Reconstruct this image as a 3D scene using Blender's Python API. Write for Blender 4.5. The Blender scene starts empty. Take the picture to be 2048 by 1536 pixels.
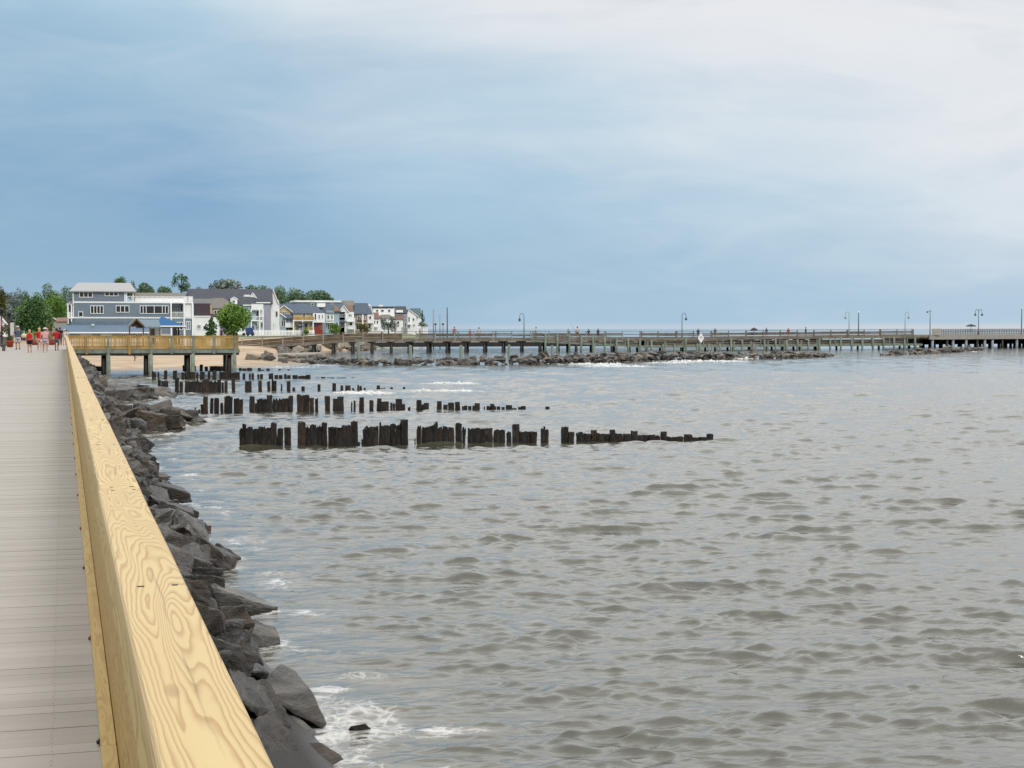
import bpy, bmesh, math, random
import numpy as np
from mathutils import Vector, Matrix, noise as mnoise
random.seed(7); np.random.seed(7)
R = math.radians
S = bpy.context.scene
COL = S.collection
# ------------------------------------------------------------------ camera
F = 3150.0; HZ = 657.0; EYE = 3.8; DECK = 2.1
YAW = math.atan((1024-128)/F); PIT = math.atan((768-HZ)/F)
fwd = Vector((math.sin(YAW)*math.cos(PIT), math.cos(YAW)*math.cos(PIT), -math.sin(PIT)))
rgt = Vector((math.cos(YAW), -math.sin(YAW), 0)); upv = rgt.cross(fwd)
cam_d = bpy.data.cameras.new('camera'); cam = bpy.data.objects.new('camera', cam_d); COL.objects.link(cam)
cam.matrix_world = Matrix(((rgt.x, upv.x, -fwd.x, 0), (rgt.y, upv.y, -fwd.y, 0), (rgt.z, upv.z, -fwd.z, EYE), (0, 0, 0, 1)))
cam_d.sensor_width = 36; cam_d.lens = F/2048*36; cam_d.clip_end = 30000; cam_d.clip_start = 0.05
S.camera = cam
def ray(px, py):
    return fwd + rgt*((px-1024)/F) + upv*((768-py)/F)
def W(px, py, z=0.0):
    d = ray(px, py); t = (z-EYE)/d.z
    return Vector((0, 0, EYE)) + d*t
def PC(px, py, dist):
    return Vector((0, 0, EYE)) + ray(px, py)*dist
def PY(px, py, Y):
    d = ray(px, py); t = Y/d.y
    return Vector((0, 0, EYE)) + d*t
# ------------------------------------------------------------------ nodes
def nt_new(name):
    m = bpy.data.materials.new(name); m.use_nodes = True
    nt = m.node_tree; b = nt.nodes['Principled BSDF']
    return m, nt, b
def N(nt, typ, ins=None, **kw):
    n = nt.nodes.new(typ)
    for k, v in kw.items(): setattr(n, k, v)
    if ins:
        for k, v in ins.items():
            s = n.inputs[k]
            if isinstance(v, bpy.types.NodeSocket): nt.links.new(v, s)
            else: s.default_value = v
    return n
def M_(nt, op, a, b=None, c=None, clamp=False):
    n = nt.nodes.new('ShaderNodeMath'); n.operation = op; n.use_clamp = clamp
    for i, v in enumerate((a, b, c)):
        if v is None: continue
        if isinstance(v, bpy.types.NodeSocket): nt.links.new(v, n.inputs[i])
        else: n.inputs[i].default_value = v
    return n.outputs[0]
def MIX(nt, fac, a, b, blend='MIX'):
    n = nt.nodes.new('ShaderNodeMix'); n.data_type = 'RGBA'; n.blend_type = blend
    for s, v in ((n.inputs[0], fac), (n.inputs[6], a), (n.inputs[7], b)):
        if isinstance(v, bpy.types.NodeSocket): nt.links.new(v, s)
        elif s.type == 'RGBA': s.default_value = (*v[:3], 1)
        else: s.default_value = v
    return n.outputs[2]
def RAMP(nt, fac, stops, interp='LINEAR'):
    n = nt.nodes.new('ShaderNodeValToRGB'); cr = n.color_ramp; cr.interpolation = interp
    while len(cr.elements) < len(stops): cr.elements.new(0.5)
    for e, (p, c) in zip(cr.elements, stops):
        e.position = p; e.color = (*c, 1) if not isinstance(c, (int, float)) else (c, c, c, 1)
    nt.links.new(fac, n.inputs[0]); return n.outputs[0]
ALB = .62    # albedo of a surface relative to its look under the bright overhead cloud
def slin(r, g, b):
    f = lambda u: (u/255/12.92) if u <= 10 else ((u/255+.055)/1.055)**2.4
    return (f(r), f(g), f(b))
def lin(r, g, b): return tuple(q*ALB for q in slin(r, g, b))
def simple(name, col, rough=.7, var=.25, scale=3.0, stretch=(1, 1, 1), bump=0.0, bscale=None, spec=.4, metallic=0, col2=None, rnd=.15):
    m, nt, b = nt_new(name)
    tc = N(nt, 'ShaderNodeTexCoord')
    mp = N(nt, 'ShaderNodeMapping', {'Vector': tc.outputs['Object'], 'Scale': stretch})
    n1 = N(nt, 'ShaderNodeTexNoise', {'Vector': mp.outputs[0], 'Scale': scale, 'Detail': 5.0, 'Roughness': .6})
    c2 = col2 or tuple(c*(1-var*1.6) for c in col)
    f = M_(nt, 'MULTIPLY_ADD', n1.outputs[0], 2.2, -.6, clamp=True)
    c = MIX(nt, f, c2, tuple(min(1, x*(1+var*.5)) for x in col))
    oi = N(nt, 'ShaderNodeObjectInfo')
    br = M_(nt, 'MULTIPLY_ADD', oi.outputs['Random'], rnd, 1-rnd/2)
    hs = N(nt, 'ShaderNodeHueSaturation', {'Color': c, 'Value': br})
    nt.links.new(hs.outputs[0], b.inputs['Base Color'])
    b.inputs['Roughness'].default_value = rough; b.inputs['Specular IOR Level'].default_value = spec
    b.inputs['Metallic'].default_value = metallic
    if bump:
        n2 = N(nt, 'ShaderNodeTexNoise', {'Vector': mp.outputs[0], 'Scale': bscale or scale*3, 'Detail': 6.0})
        bp = N(nt, 'ShaderNodeBump', {'Height': n2.outputs[0], 'Strength': bump, 'Distance': .05})
        nt.links.new(bp.outputs[0], b.inputs['Normal'])
    return m
def pine(name, light, dark, amp=5.0, rings=3.2, lat=6.5, lon=1.0, rough=.55):
    m, nt, b = nt_new(name)
    tc = N(nt, 'ShaderNodeTexCoord'); oi = N(nt, 'ShaderNodeObjectInfo')
    sp = N(nt, 'ShaderNodeSeparateXYZ', {0: tc.outputs['Object']})
    off = M_(nt, 'MULTIPLY', oi.outputs['Random'], 97.0)
    lx = M_(nt, 'ADD', sp.outputs[0], sp.outputs[2])
    x = M_(nt, 'MULTIPLY', lx, lat); y = M_(nt, 'MULTIPLY_ADD', sp.outputs[1], lon, off)
    v = N(nt, 'ShaderNodeCombineXYZ', {0: x, 1: y, 2: off})
    n1 = N(nt, 'ShaderNodeTexNoise', {'Vector': v.outputs[0], 'Scale': 1.0, 'Detail': 1.6, 'Roughness': .42, 'Distortion': .35})
    wob = N(nt, 'ShaderNodeTexNoise', {'Vector': N(nt, 'ShaderNodeCombineXYZ', {0: M_(nt, 'MULTIPLY', lx, 22.0), 1: M_(nt, 'MULTIPLY', y, 7.0), 2: off}).outputs[0], 'Scale': 1.0, 'Detail': 2.0})
    g = M_(nt, 'MULTIPLY_ADD', wob.outputs[0], .22, M_(nt, 'MULTIPLY', n1.outputs[0], amp))
    dx = M_(nt, 'SUBTRACT', sp.outputs[0], .215)
    g = M_(nt, 'MULTIPLY_ADD', M_(nt, 'MULTIPLY', dx, dx), 55.0, g)
    fr = M_(nt, 'FRACT', M_(nt, 'MULTIPLY', g, rings))
    mid = tuple((a*.55+c*.45) for a, c in zip(light, dark))
    c = RAMP(nt, fr, [(0, light), (.38, light), (.62, mid), (.80, dark), (.92, dark), (1, light)])
    vf = N(nt, 'ShaderNodeCombineXYZ', {0: M_(nt, 'MULTIPLY', lx, 260.0), 1: M_(nt, 'MULTIPLY', y, 9.0), 2: off})
    nf = N(nt, 'ShaderNodeTexNoise', {'Vector': vf.outputs[0], 'Scale': 1.0, 'Detail': 3.0})
    c = MIX(nt, M_(nt, 'MULTIPLY_ADD', nf.outputs[0], -.5, 1.1, clamp=True), tuple(q*1.05 for q in light), c)
    # broad tone variation
    nb = N(nt, 'ShaderNodeTexNoise', {'Vector': v.outputs[0], 'Scale': .6, 'Detail': 2.0})
    c = MIX(nt, M_(nt, 'MULTIPLY_ADD', nb.outputs[0], 1.2, -.45, clamp=True), c, tuple(q*.9 for q in mid))
    # knots
    vk = N(nt, 'ShaderNodeCombineXYZ', {0: M_(nt, 'MULTIPLY', lx, 7.0), 1: M_(nt, 'MULTIPLY', y, 2.6), 2: 0.0})
    vo = N(nt, 'ShaderNodeTexVoronoi', {'Vector': vk.outputs[0], 'Scale': .75})
    k = RAMP(nt, vo.outputs['Distance'], [(0, 1.0), (.05, .75), (.085, 0.0), (1, 0.0)])
    c = MIX(nt, M_(nt, 'MULTIPLY', k, .55), c, tuple(q*.62 for q in dark))
    # drying checks: thin dark wandering lines along the board
    wv = N(nt, 'ShaderNodeTexNoise', {'Vector': N(nt, 'ShaderNodeCombineXYZ', {0: 0.0, 1: M_(nt, 'MULTIPLY', y, 2.6), 2: 5.0}).outputs[0], 'Scale': 1.0, 'Detail': 3.0})
    wl = M_(nt, 'ABSOLUTE', M_(nt, 'ADD', dx, M_(nt, 'MULTIPLY_ADD', wv.outputs[0], .04, -.02)))
    wg = N(nt, 'ShaderNodeTexNoise', {'Vector': N(nt, 'ShaderNodeCombineXYZ', {0: 0.0, 1: M_(nt, 'MULTIPLY', y, 1.6), 2: 9.0}).outputs[0], 'Scale': 1.0, 'Detail': 1.0})
    ck = M_(nt, 'MULTIPLY', RAMP(nt, wl, [(0, 1.0), (.0005, .9), (.001, 0.0), (1, 0.0)]), M_(nt, 'MULTIPLY_ADD', wg.outputs[0], 6.0, -2.9, clamp=True))
    c = MIX(nt, M_(nt, 'MULTIPLY', ck, .8), c, tuple(q*.25 for q in dark))
    nt.links.new(c, b.inputs['Base Color'])
    b.inputs['Roughness'].default_value = rough
    bp = N(nt, 'ShaderNodeBump', {'Height': M_(nt, 'SUBTRACT', nf.outputs[0], M_(nt, 'MULTIPLY', ck, 1.5)), 'Strength': .12, 'Distance': .004})
    nt.links.new(bp.outputs[0], b.inputs['Normal'])
    return m
def siding(name, col, pitch=.2, rough=.6):
    m, nt, b = nt_new(name)
    tc = N(nt, 'ShaderNodeTexCoord'); sp = N(nt, 'ShaderNodeSeparateXYZ', {0: tc.outputs['Object']})
    fr = M_(nt, 'FRACT', M_(nt, 'MULTIPLY', sp.outputs[2], 1/pitch))
    n1 = N(nt, 'ShaderNodeTexNoise', {'Vector': tc.outputs['Object'], 'Scale': .5, 'Detail': 4.0})
    c = MIX(nt, M_(nt, 'MULTIPLY_ADD', n1.outputs[0], 1.6, -.3, clamp=True), tuple(x*.82 for x in col), col)
    nt.links.new(c, b.inputs['Base Color']); b.inputs['Roughness'].default_value = rough
    bp = N(nt, 'ShaderNodeBump', {'Height': fr, 'Strength': .6, 'Distance': .03}); nt.links.new(bp.outputs[0], b.inputs['Normal'])
    return m
def rockmat(name, a, bcol, rough=.38):
    m, nt, b = nt_new(name)
    tc = N(nt, 'ShaderNodeTexCoord'); oi = N(nt, 'ShaderNodeObjectInfo')
    v = N(nt, 'ShaderNodeVectorMath', {0: tc.outputs['Object'], 1: oi.outputs['Location']}, operation='ADD').outputs[0]
    mp = N(nt, 'ShaderNodeMapping', {'Vector': v, 'Scale': (1, 1, 3.2), 'Rotation': (.4, .3, 0)}).outputs[0]
    n1 = N(nt, 'ShaderNodeTexNoise', {'Vector': mp, 'Scale': 2.2, 'Detail': 8.0, 'Roughness': .65})
    c = RAMP(nt, n1.outputs[0], [(0.28, a), (.5, tuple((p+q)/2*.9 for p, q in zip(a, bcol))), (.72, bcol)])
    n3 = N(nt, 'ShaderNodeTexNoise', {'Vector': v, 'Scale': 1.1, 'Detail': 3.0})
    c = MIX(nt, M_(nt, 'MULTIPLY_ADD', n3.outputs[0], 3.0, -1.75, clamp=True), c, tuple(x*y for x, y in zip(bcol, (1.1, .9, .7))))
    hs = N(nt, 'ShaderNodeHueSaturation', {'Color': c, 'Value': M_(nt, 'MULTIPLY_ADD', oi.outputs['Random'], .8, .65)})
    nt.links.new(hs.outputs[0], b.inputs['Base Color'])
    rr = M_(nt, 'MULTIPLY_ADD', n1.outputs[0], .4, rough-.18)
    nt.links.new(rr, b.inputs['Roughness'])
    n2 = N(nt, 'ShaderNodeTexNoise', {'Vector': mp, 'Scale': 9.0, 'Detail': 8.0, 'Roughness': .7})
    bp = N(nt, 'ShaderNodeBump', {'Height': M_(nt, 'ADD', n2.outputs[0], M_(nt, 'MULTIPLY', n1.outputs[0], 1.6)), 'Strength': 1.0, 'Distance': .09}); nt.links.new(bp.outputs[0], b.inputs['Normal'])
    return m
def leafmat(name, c1, c2):
    m, nt, b = nt_new(name)
    at = N(nt, 'ShaderNodeAttribute', attribute_name='tone')
    c = MIX(nt, at.outputs['Fac'], c1, c2)
    nt.links.new(c, b.inputs['Base Color']); b.inputs['Roughness'].default_value = .6
    b.inputs['Specular IOR Level'].default_value = .25
    return m
M = dict(
 pine=pine('pale_pine', lin(231, 204, 142), lin(190, 148, 88), rings=5.6, amp=4.4, lat=8.5, lon=.62),
 pine_side=pine('pine_face', lin(218, 187, 106), lin(178, 140, 66), amp=2.0, rings=3.5),
 pine_yellow=pine('yellow_pine', lin(212, 172, 78), lin(160, 116, 36), amp=3, rings=6, lat=14, lon=.5),
 pine_curb=pine('curb_pine', lin(232, 200, 124), lin(206, 166, 88), amp=2, rings=4, lat=12),
 wood_tan=simple('tan_rail_wood', lin(222, 182, 106), .8, .35, 2, (1, 1, .2)),
 wood_green=simple('green_treated_wood', lin(152, 162, 146), .8, .3, 2.5),
 wood_dock=simple('dock_green_wood', lin(146, 160, 144), .8, .3, 1.5),
 wood_grey=simple('grey_weathered_wood', lin(150, 140, 126), .85, .35, 1.2),
 wood_pier=simple('pier_rail_wood', lin(142, 136, 122), .85, .45, 1.0),
 wood_brown=simple('brown_weathered_wood', lin(126, 104, 84), .85, .45, 1.0),
 pile_dark=simple('dark_pile_wood', lin(48, 44, 40), .6, .5, 2),
 pile_green=simple('pale_green_pile', lin(140, 156, 140), .8, .3, 2, (1, 1, .3)),
 stake=simple('wet_stake_wood', lin(62, 57, 52), .62, .5, 6, (2.5, 2.5, .4), .8, 14, .2, col2=lin(15, 13, 12), rnd=.6),
 stake_brown=simple('brown_stake_wood', lin(72, 60, 50), .6, .5, 6, (2.5, 2.5, .4), .8, 14, .2, col2=lin(22, 17, 13), rnd=.6),
 rock=rockmat('wet_dark_stone', lin(26, 25, 24), lin(104, 96, 87), .26),
 rock_slab=rockmat('slab_stone', lin(70, 69, 68), lin(150, 146, 139), .4), rock_brown=rockmat('brown_stone', lin(40, 35, 30), lin(108, 95, 80), .5),
 rock_pale=rockmat('pale_stone', lin(92, 84, 78), lin(196, 182, 164), .8),
 rock_jetty=rockmat('jetty_stone', lin(46, 46, 48), lin(168, 163, 156), .6),
 white=simple('white_trim', (.78, .78, .78), .5, .05), offwhite=siding('white_siding', (.80, .81, .81)),
 grey_siding=siding('blue_grey_siding', lin(142, 157, 174)), grey_low=siding('lower_grey_siding', lin(146, 162, 180)),
 glass=simple('dark_glass', (.015, .018, .022), .08, .2, spec=.5),
 glass_blue=simple('blue_glass', (.10, .14, .18), .1, .2, spec=.6),
 roof_grey=simple('pale_metal_roof', lin(176, 176, 178), .5, .08), roof_dark=simple('dark_shingle', lin(82, 86, 96), .85, .2, 1.5),
 roof_mar=simple('maroon_shingle', lin(88, 74, 84), .85, .2, 1.5), roof_blue=simple('blue_metal_roof', lin(108, 130, 152), .8, .1),
 roof_bright=simple('bright_blue_roof', lin(40, 104, 156), .8, .1), roof_slate=simple('slate_blue_shingle', lin(92, 106, 124), .8, .2, 1.5),
 roof_brown=simple('brown_shingle', lin(150, 120, 108), .85, .2, 1.5), roof_tan=simple('taupe_shingle', lin(138, 132, 124), .85, .15, 1.5),
 roof_green=simple('slate_green_shingle', lin(96, 118, 122), .8, .15, 1.5), roof_teal=simple('grey_green_roof', lin(120, 142, 158), .6, .15, 1.5),
 roof_orange=simple('terracotta_wall', lin(206, 92, 62), .7, .12), cream=siding('cream_siding', lin(236, 216, 170)),
 yellow=siding('pale_yellow_siding', lin(238, 214, 158)), blue_pale=siding('pale_blue_siding', lin(196, 220, 232)),
 lilac=siding('lilac_siding', lin(190, 192, 212)), tan=siding('tan_siding', lin(196, 176, 152)), grey_wall=siding('grey_siding', lin(172, 180, 186)),
 red_door=simple('red_paint', lin(170, 62, 52), .5, .1), blue_paint=simple('blue_paint', lin(50, 78, 140), .5, .1),
 metal=simple('dark_metal', lin(62, 72, 78), .5, .1, metallic=.3), black=simple('black_metal', (.012, .012, .014), .5, .1),
 galv=simple('pale_metal', lin(160, 170, 178), .4, .1), lamp=simple('lamp_glass', lin(210, 212, 205), .3, .05),
 orange_tint=simple('orange_plastic', lin(226, 150, 60), .6, .1), teal=simple('teal_hull', lin(40, 128, 142), .4, .1),
 concrete=simple('pale_concrete', lin(186, 180, 172), .85, .15, .8), rust=simple('rusty_pipe', lin(160, 92, 66), .8, .3, 3),
 bark=simple('bark', lin(70, 58, 48), .9, .3), rubber=simple('black_rubber', (.02, .02, .02), .8, .1),
 stone_grey=simple('grey_stone', lin(118, 114, 112), .85, .3, 2, bump=.4), terracotta=simple('terracotta', lin(186, 88, 54), .8, .1),
 leaf=leafmat('mid_green_leaves', lin(74, 116, 42), lin(158, 194, 88)), leaf_dark=leafmat('dark_green_leaves', lin(54, 92, 52), lin(124, 158, 94)),
 leaf_far=leafmat('far_green_leaves', lin(80, 110, 84), lin(142, 170, 130)), leaf_olive=leafmat('olive_leaves', lin(60, 66, 30), lin(120, 116, 52)),
 leaf_grey=leafmat('grey_green_leaves', lin(98, 114, 104), lin(160, 172, 162)), leaf_yellow=leafmat('yellow_flowers', lin(150, 110, 30), lin(230, 190, 80)),
 skin=simple('skin', lin(214, 160, 132), .6, .08), skin_dark=simple('tanned_skin', lin(150, 104, 80), .6, .08),
 hair_blond=simple('blond_hair', lin(206, 176, 120), .6, .15), hair_dark=simple('dark_hair', lin(40, 30, 26), .6, .15), straw=simple('straw', lin(238, 226, 178), .7, .08),
 sign_mark=simple('grey_lettering', lin(120, 124, 126), .6, .05),
)
def cloth(name, r, g, b): M[name] = simple(name+'_cloth', lin(r, g, b), .85, .15, 9, rnd=0)
for a in (('red', 218, 30, 34), ('crimson', 200, 26, 50), ('navy_grey', 82, 98, 112), ('white_cloth', 226, 224, 220), ('black_cloth', 24, 24, 28), ('pink_stripe', 238, 190, 186), ('denim', 92, 108, 132), ('pale_shorts', 206, 196, 206), ('lavender', 140, 126, 170), ('yellow_cap', 236, 214, 110), ('dark_cap', 30, 44, 70), ('rose', 220, 120, 130)): cloth(*a)
# ------------------------------------------------------------------ mesh helpers
class MB:
    def __init__(s): s.v = []; s.f = []; s.mi = []; s.cur = 0
    def add(s, vs, fs):
        o = len(s.v); s.v += [tuple(p) for p in vs]; s.f += [tuple(i+o for i in f) for f in fs]; s.mi += [s.cur]*len(fs); return s
    def hexa(s, p):
        return s.add(p, [(0, 3, 2, 1), (4, 5, 6, 7), (0, 1, 5, 4), (1, 2, 6, 5), (2, 3, 7, 6), (3, 0, 4, 7)])
    def box(s, x0, x1, y0, y1, z0, z1):
        return s.hexa([(x0, y0, z0), (x1, y0, z0), (x1, y1, z0), (x0, y1, z0), (x0, y0, z1), (x1, y0, z1), (x1, y1, z1), (x0, y1, z1)])
    def beam(s, p, q, w, h, up=(0, 0, 1)):
        p = Vector(p); q = Vector(q); d = (q-p).normalized(); up = Vector(up)
        if abs(d.dot(up)) > .99: up = Vector((0, 1, 0))
        a = d.cross(up).normalized()*(w/2); b = a.cross(d).normalized()*(h/2)
        return s.hexa([p-a-b, p+a-b, q+a-b, q-a-b, p-a+b, p+a+b, q+a+b, q-a+b])
    def cyl(s, p, q, r0, r1=None, n=8, caps=True):
        if r1 is None: r1 = r0
        p = Vector(p); q = Vector(q); d = (q-p).normalized(); u = Vector((0, 0, 1)) if abs(d.z) < .9 else Vector((1, 0, 0))
        a = d.cross(u).normalized(); b = d.cross(a)
        vs = []
        for c, r in ((p, r0), (q, r1)):
            for i in range(n):
                t = 2*math.pi*i/n; vs.append(c+a*(r*math.cos(t))+b*(r*math.sin(t)))
        fs = [(i, (i+1) % n, n+(i+1) % n, n+i) for i in range(n)]
        if caps: fs += [tuple(range(n-1, -1, -1)), tuple(range(n, 2*n))]
        return s.add(vs, fs)
    def loft(s, rings, caps=True):
        n = len(rings[0]); vs = [p for r in rings for p in r]; fs = []
        for k in range(len(rings)-1):
            for i in range(n): fs.append((k*n+i, k*n+(i+1) % n, (k+1)*n+(i+1) % n, (k+1)*n+i))
        if caps: fs += [tuple(range(n-1, -1, -1)), tuple(range((len(rings)-1)*n, len(rings)*n))]
        return s.add(vs, fs)
    def ell(s, c, r, n=10, m=6, z0=-1.0, z1=1.0):
        rings = []
        for k in range(m+1):
            t = z0+(z1-z0)*k/m; w = math.sqrt(max(0, 1-t*t))+.02
            rings.append([(c[0]+r[0]*w*math.cos(2*math.pi*i/n), c[1]+r[1]*w*math.sin(2*math.pi*i/n), c[2]+r[2]*t) for i in range(n)])
        return s.loft(rings)
    def tube(s, pts, r, n=6):
        for a, b in zip(pts, pts[1:]): s.cyl(a, b, r, r, n)
        return s
    def build(s, name, mat, parent=None, smooth=False):
        me = bpy.data.meshes.new(name); me.from_pydata(s.v, [], s.f)
        mats = mat if isinstance(mat, (list, tuple)) else [mat]
        for x in mats: me.materials.append(M[x] if isinstance(x, str) else x)
        if any(s.mi): me.polygons.foreach_set('material_index', s.mi)
        if smooth: me.polygons.foreach_set('use_smooth', [True]*len(me.polygons))
        me.update()
        o = bpy.data.objects.new(name, me); COL.objects.link(o)
        if parent:
            o.parent = parent; o.matrix_parent_inverse = parent.matrix_world.inverted() if False else Matrix.Translation(-parent.location)
        return o
def tag(o, label, cat, group=None):
    o['label'] = label; o['category'] = cat
    if group: o['group'] = group
    return o
def thing(name, label, cat, loc=(0, 0, 0), group=None):
    o = bpy.data.objects.new(name, None); COL.objects.link(o); o.location = loc; o.empty_display_size = .2
    return tag(o, label, cat, group)
def struct(o): o['kind'] = 'structure'; return o
def stuff(o, label, cat): o['kind'] = 'stuff'; return tag(o, label, cat)
# ------------------------------------------------------------------ world: daylight sky under a storm-cloud layer
SUN_EL, SUN_AZ = R(42), R(165)          # azimuth from +Y towards +X
w = bpy.data.worlds.new('World'); S.world = w; w.use_nodes = True
nt = w.node_tree; nt.nodes.clear()
out = nt.nodes.new('ShaderNodeOutputWorld')
sky = nt.nodes.new('ShaderNodeTexSky'); sky.sky_type = 'NISHITA'; sky.sun_disc = False
sky.sun_elevation = SUN_EL; sky.sun_rotation = SUN_AZ; sky.dust_density = 3
bg1 = N(nt, 'ShaderNodeBackground', {'Color': sky.outputs[0], 'Strength': .1})
tc = N(nt, 'ShaderNodeTexCoord'); sp = N(nt, 'ShaderNodeSeparateXYZ', {0: tc.outputs['Generated']})
az = M_(nt, 'ARCTAN2', sp.outputs[0], sp.outputs[1]); el = M_(nt, 'ARCSINE', sp.outputs[2])
s0 = M_(nt, 'DIVIDE', M_(nt, 'ADD', az, R(2.1)), R(36.2)); t0 = M_(nt, 'DIVIDE', el, R(12.0))
cv = N(nt, 'ShaderNodeCombineXYZ', {0: M_(nt, 'MULTIPLY', s0, 2.3), 1: M_(nt, 'MULTIPLY', t0, 1.15), 2: .3})
def nz(scale, det, rough, seed, rot=0, sx=1, sy=1, dist=0):
    mp = N(nt, 'ShaderNodeMapping', {'Vector': cv.outputs[0], 'Location': (seed, seed*.7, 0), 'Rotation': (0, 0, rot), 'Scale': (sx, sy, 1)})
    return N(nt, 'ShaderNodeTexNoise', {'Vector': mp.outputs[0], 'Scale': scale, 'Detail': det, 'Roughness': rough, 'Distortion': dist}).outputs[0]
n1 = nz(1.0, 6.0, .55, 3.1, .3, .8, 1.3, dist=.5); n2 = nz(1.1, 6.0, .55, 7.7, .25, .7, 1.3, dist=.5); n3 = nz(1.3, 7.0, .58, 1.9, .4, .6, 1.7, .8); n4 = nz(1.3, 5.0, .5, 5.3, .12, .8, 1.7, .6)
s1 = M_(nt, 'MULTIPLY_ADD', M_(nt, 'SUBTRACT', n1, .5), .42, s0)
t1 = M_(nt, 'MULTIPLY_ADD', M_(nt, 'SUBTRACT', n2, .5), .34, t0)
t1 = M_(nt, 'MULTIPLY_ADD', M_(nt, 'SUBTRACT', s0, .5), .10, t1)
def row(*st): return RAMP(nt, s1, [(p, slin(*c)) for p, c in st], 'EASE')
rows = [(.0, row((0, (152, 184, 208)), (.3, (156, 187, 211)), (.55, (171, 200, 221)), (.85, (180, 206, 224)), (1, (188, 211, 227)))),
        (.16, row((0, (146, 180, 207)), (.22, (144, 179, 207)), (.5, (166, 196, 218)), (.8, (176, 204, 224)), (1, (186, 209, 227)))),
        (.38, row((0, (139, 176, 206)), (.12, (128, 169, 204)), (.45, (170, 200, 222)), (.72, (188, 212, 229)), (1, (218, 228, 237)))),
        (.68, row((0, (154, 187, 212)), (.25, (164, 195, 217)), (.5, (183, 209, 227)), (.7, (213, 225, 235)), (1, (231, 234, 238)))),
        (1.0, row((0, (172, 204, 226)), (.18, (189, 215, 231)), (.33, (222, 230, 236)), (.6, (232, 234, 238)), (1, (234, 235, 238)))),
        (1.28, RAMP(nt, s1, [(0, (1.05, 1.09, 1.12)), (.35, (1.24, 1.25, 1.26)), (1, (1.30, 1.30, 1.30))])),
        (1.8, RAMP(nt, s1, [(0, (1.66, 1.68, 1.69)), (1, (1.82, 1.81, 1.80))])),
        (5.5, RAMP(nt, s1, [(0, (1.78, 1.78, 1.77)), (1, (1.88, 1.86, 1.83))]))]
c = rows[0][1]
for (ta, _), (tb, cb) in zip(rows, rows[1:]):
    f = N(nt, 'ShaderNodeMapRange', {'Value': t1, 'From Min': ta, 'From Max': tb}, interpolation_type='SMOOTHSTEP').outputs[0]
    c = MIX(nt, f, c, cb)
# broken cloud: pale torn wisps and blue-grey undersides, strongest to the upper right
up = M_(nt, 'MULTIPLY_ADD', M_(nt, 'ADD', s0, t0), .75, -.35, clamp=True)
n5 = nz(3.4, 8.0, .62, 2.7, .4, .6, 1.8, 1.0); n6 = nz(1.7, 7.0, .6, 8.3, .35, .6, 1.6, .9)
st = M_(nt, 'MULTIPLY_ADD', M_(nt, 'ADD', M_(nt, 'MULTIPLY', n3, .6), M_(nt, 'MULTIPLY', n5, .4)), 4.2, -1.95, clamp=True)
c = MIX(nt, M_(nt, 'MULTIPLY', st, M_(nt, 'MULTIPLY_ADD', up, .42, .16)), c, slin(240, 241, 243))
gr = M_(nt, 'MULTIPLY_ADD', M_(nt, 'ADD', M_(nt, 'MULTIPLY', n6, .7), M_(nt, 'MULTIPLY', n4, .3)), 4.5, -2.2, clamp=True)
c = MIX(nt, M_(nt, 'MULTIPLY', gr, M_(nt, 'MULTIPLY_ADD', up, .22, .22)), c, slin(152, 182, 209))
# thin warm-pale band over the sea horizon
hb = N(nt, 'ShaderNodeMapRange', {'Value': t0, 'From Min': .0, 'From Max': .024, 'To Min': .8, 'To Max': 0.0}, interpolation_type='SMOOTHSTEP').outputs[0]
c = MIX(nt, M_(nt, 'MULTIPLY', hb, M_(nt, 'MULTIPLY_ADD', s0, 1.2, -.1, clamp=True)), c, slin(214, 216, 221))
bg2 = N(nt, 'ShaderNodeBackground', {'Color': c, 'Strength': 1.0})
mx = N(nt, 'ShaderNodeMixShader', {0: .97, 1: bg1.outputs[0], 2: bg2.outputs[0]})
nt.links.new(mx.outputs[0], out.inputs['Surface'])
sd = bpy.data.lights.new('sun', 'SUN'); sd.energy = 1.4; sd.angle = R(13); sd.color = (1, .95, .87)
so = bpy.data.objects.new('sun', sd); COL.objects.link(so)
sv = Vector((math.sin(SUN_AZ)*math.cos(SUN_EL), math.cos(SUN_AZ)*math.cos(SUN_EL), math.sin(SUN_EL)))
so.rotation_euler = sv.to_track_quat('Z', 'Y').to_euler(); so.location = (30, 20, 60)
S.view_settings.view_transform = 'Standard'; S.view_settings.look = 'None'; S.view_settings.exposure = 0; S.view_settings.gamma = 1
S.view_settings.use_curve_mapping = False
# ------------------------------------------------------------------ ground
XS = [(-60, 2.5), (108, 2.5), (136, 2.6), (143, 4), (149, 9), (152, 16), (156, 21), (166, 25), (180, 27), (200, 28), (230, 31), (250, 38), (262, 46), (300, 60), (420, 95), (560, 128), (650, 148), (665, 150), (700, -60), (760, -1500)]
def xs(Y): return float(np.interp(Y, [a for a, _ in XS], [b for _, b in XS]))
P_REV = ([-60, -4, -2.4, -1.4, 0, 1.5, 8], [1.55, 1.55, 1.3, .75, -.2, -1.3, -2])
P_BCH = ([-200, -60, -34, -16, -7, 0, 6, 12], [2.0, 1.2, .75, .48, .26, 0, -.4, -1.5])
P_FAR = ([-60, -12, -6, -1, 2, 6], [2.3, 2.25, 2.0, .4, -.7, -2])
def ground_z(u, Y):
    a = np.interp(u, *P_REV); b = np.interp(u, *P_BCH); c = np.interp(u, *P_FAR)
    t = min(1, max(0, (Y-134)/8)); t2 = min(1, max(0, (Y-225)/30))
    return (a*(1-t)+b*t)*(1-t2)+c*t2
ys = list(np.arange(-30, 262, 1.5))+list(np.arange(262, 780, 12))
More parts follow.
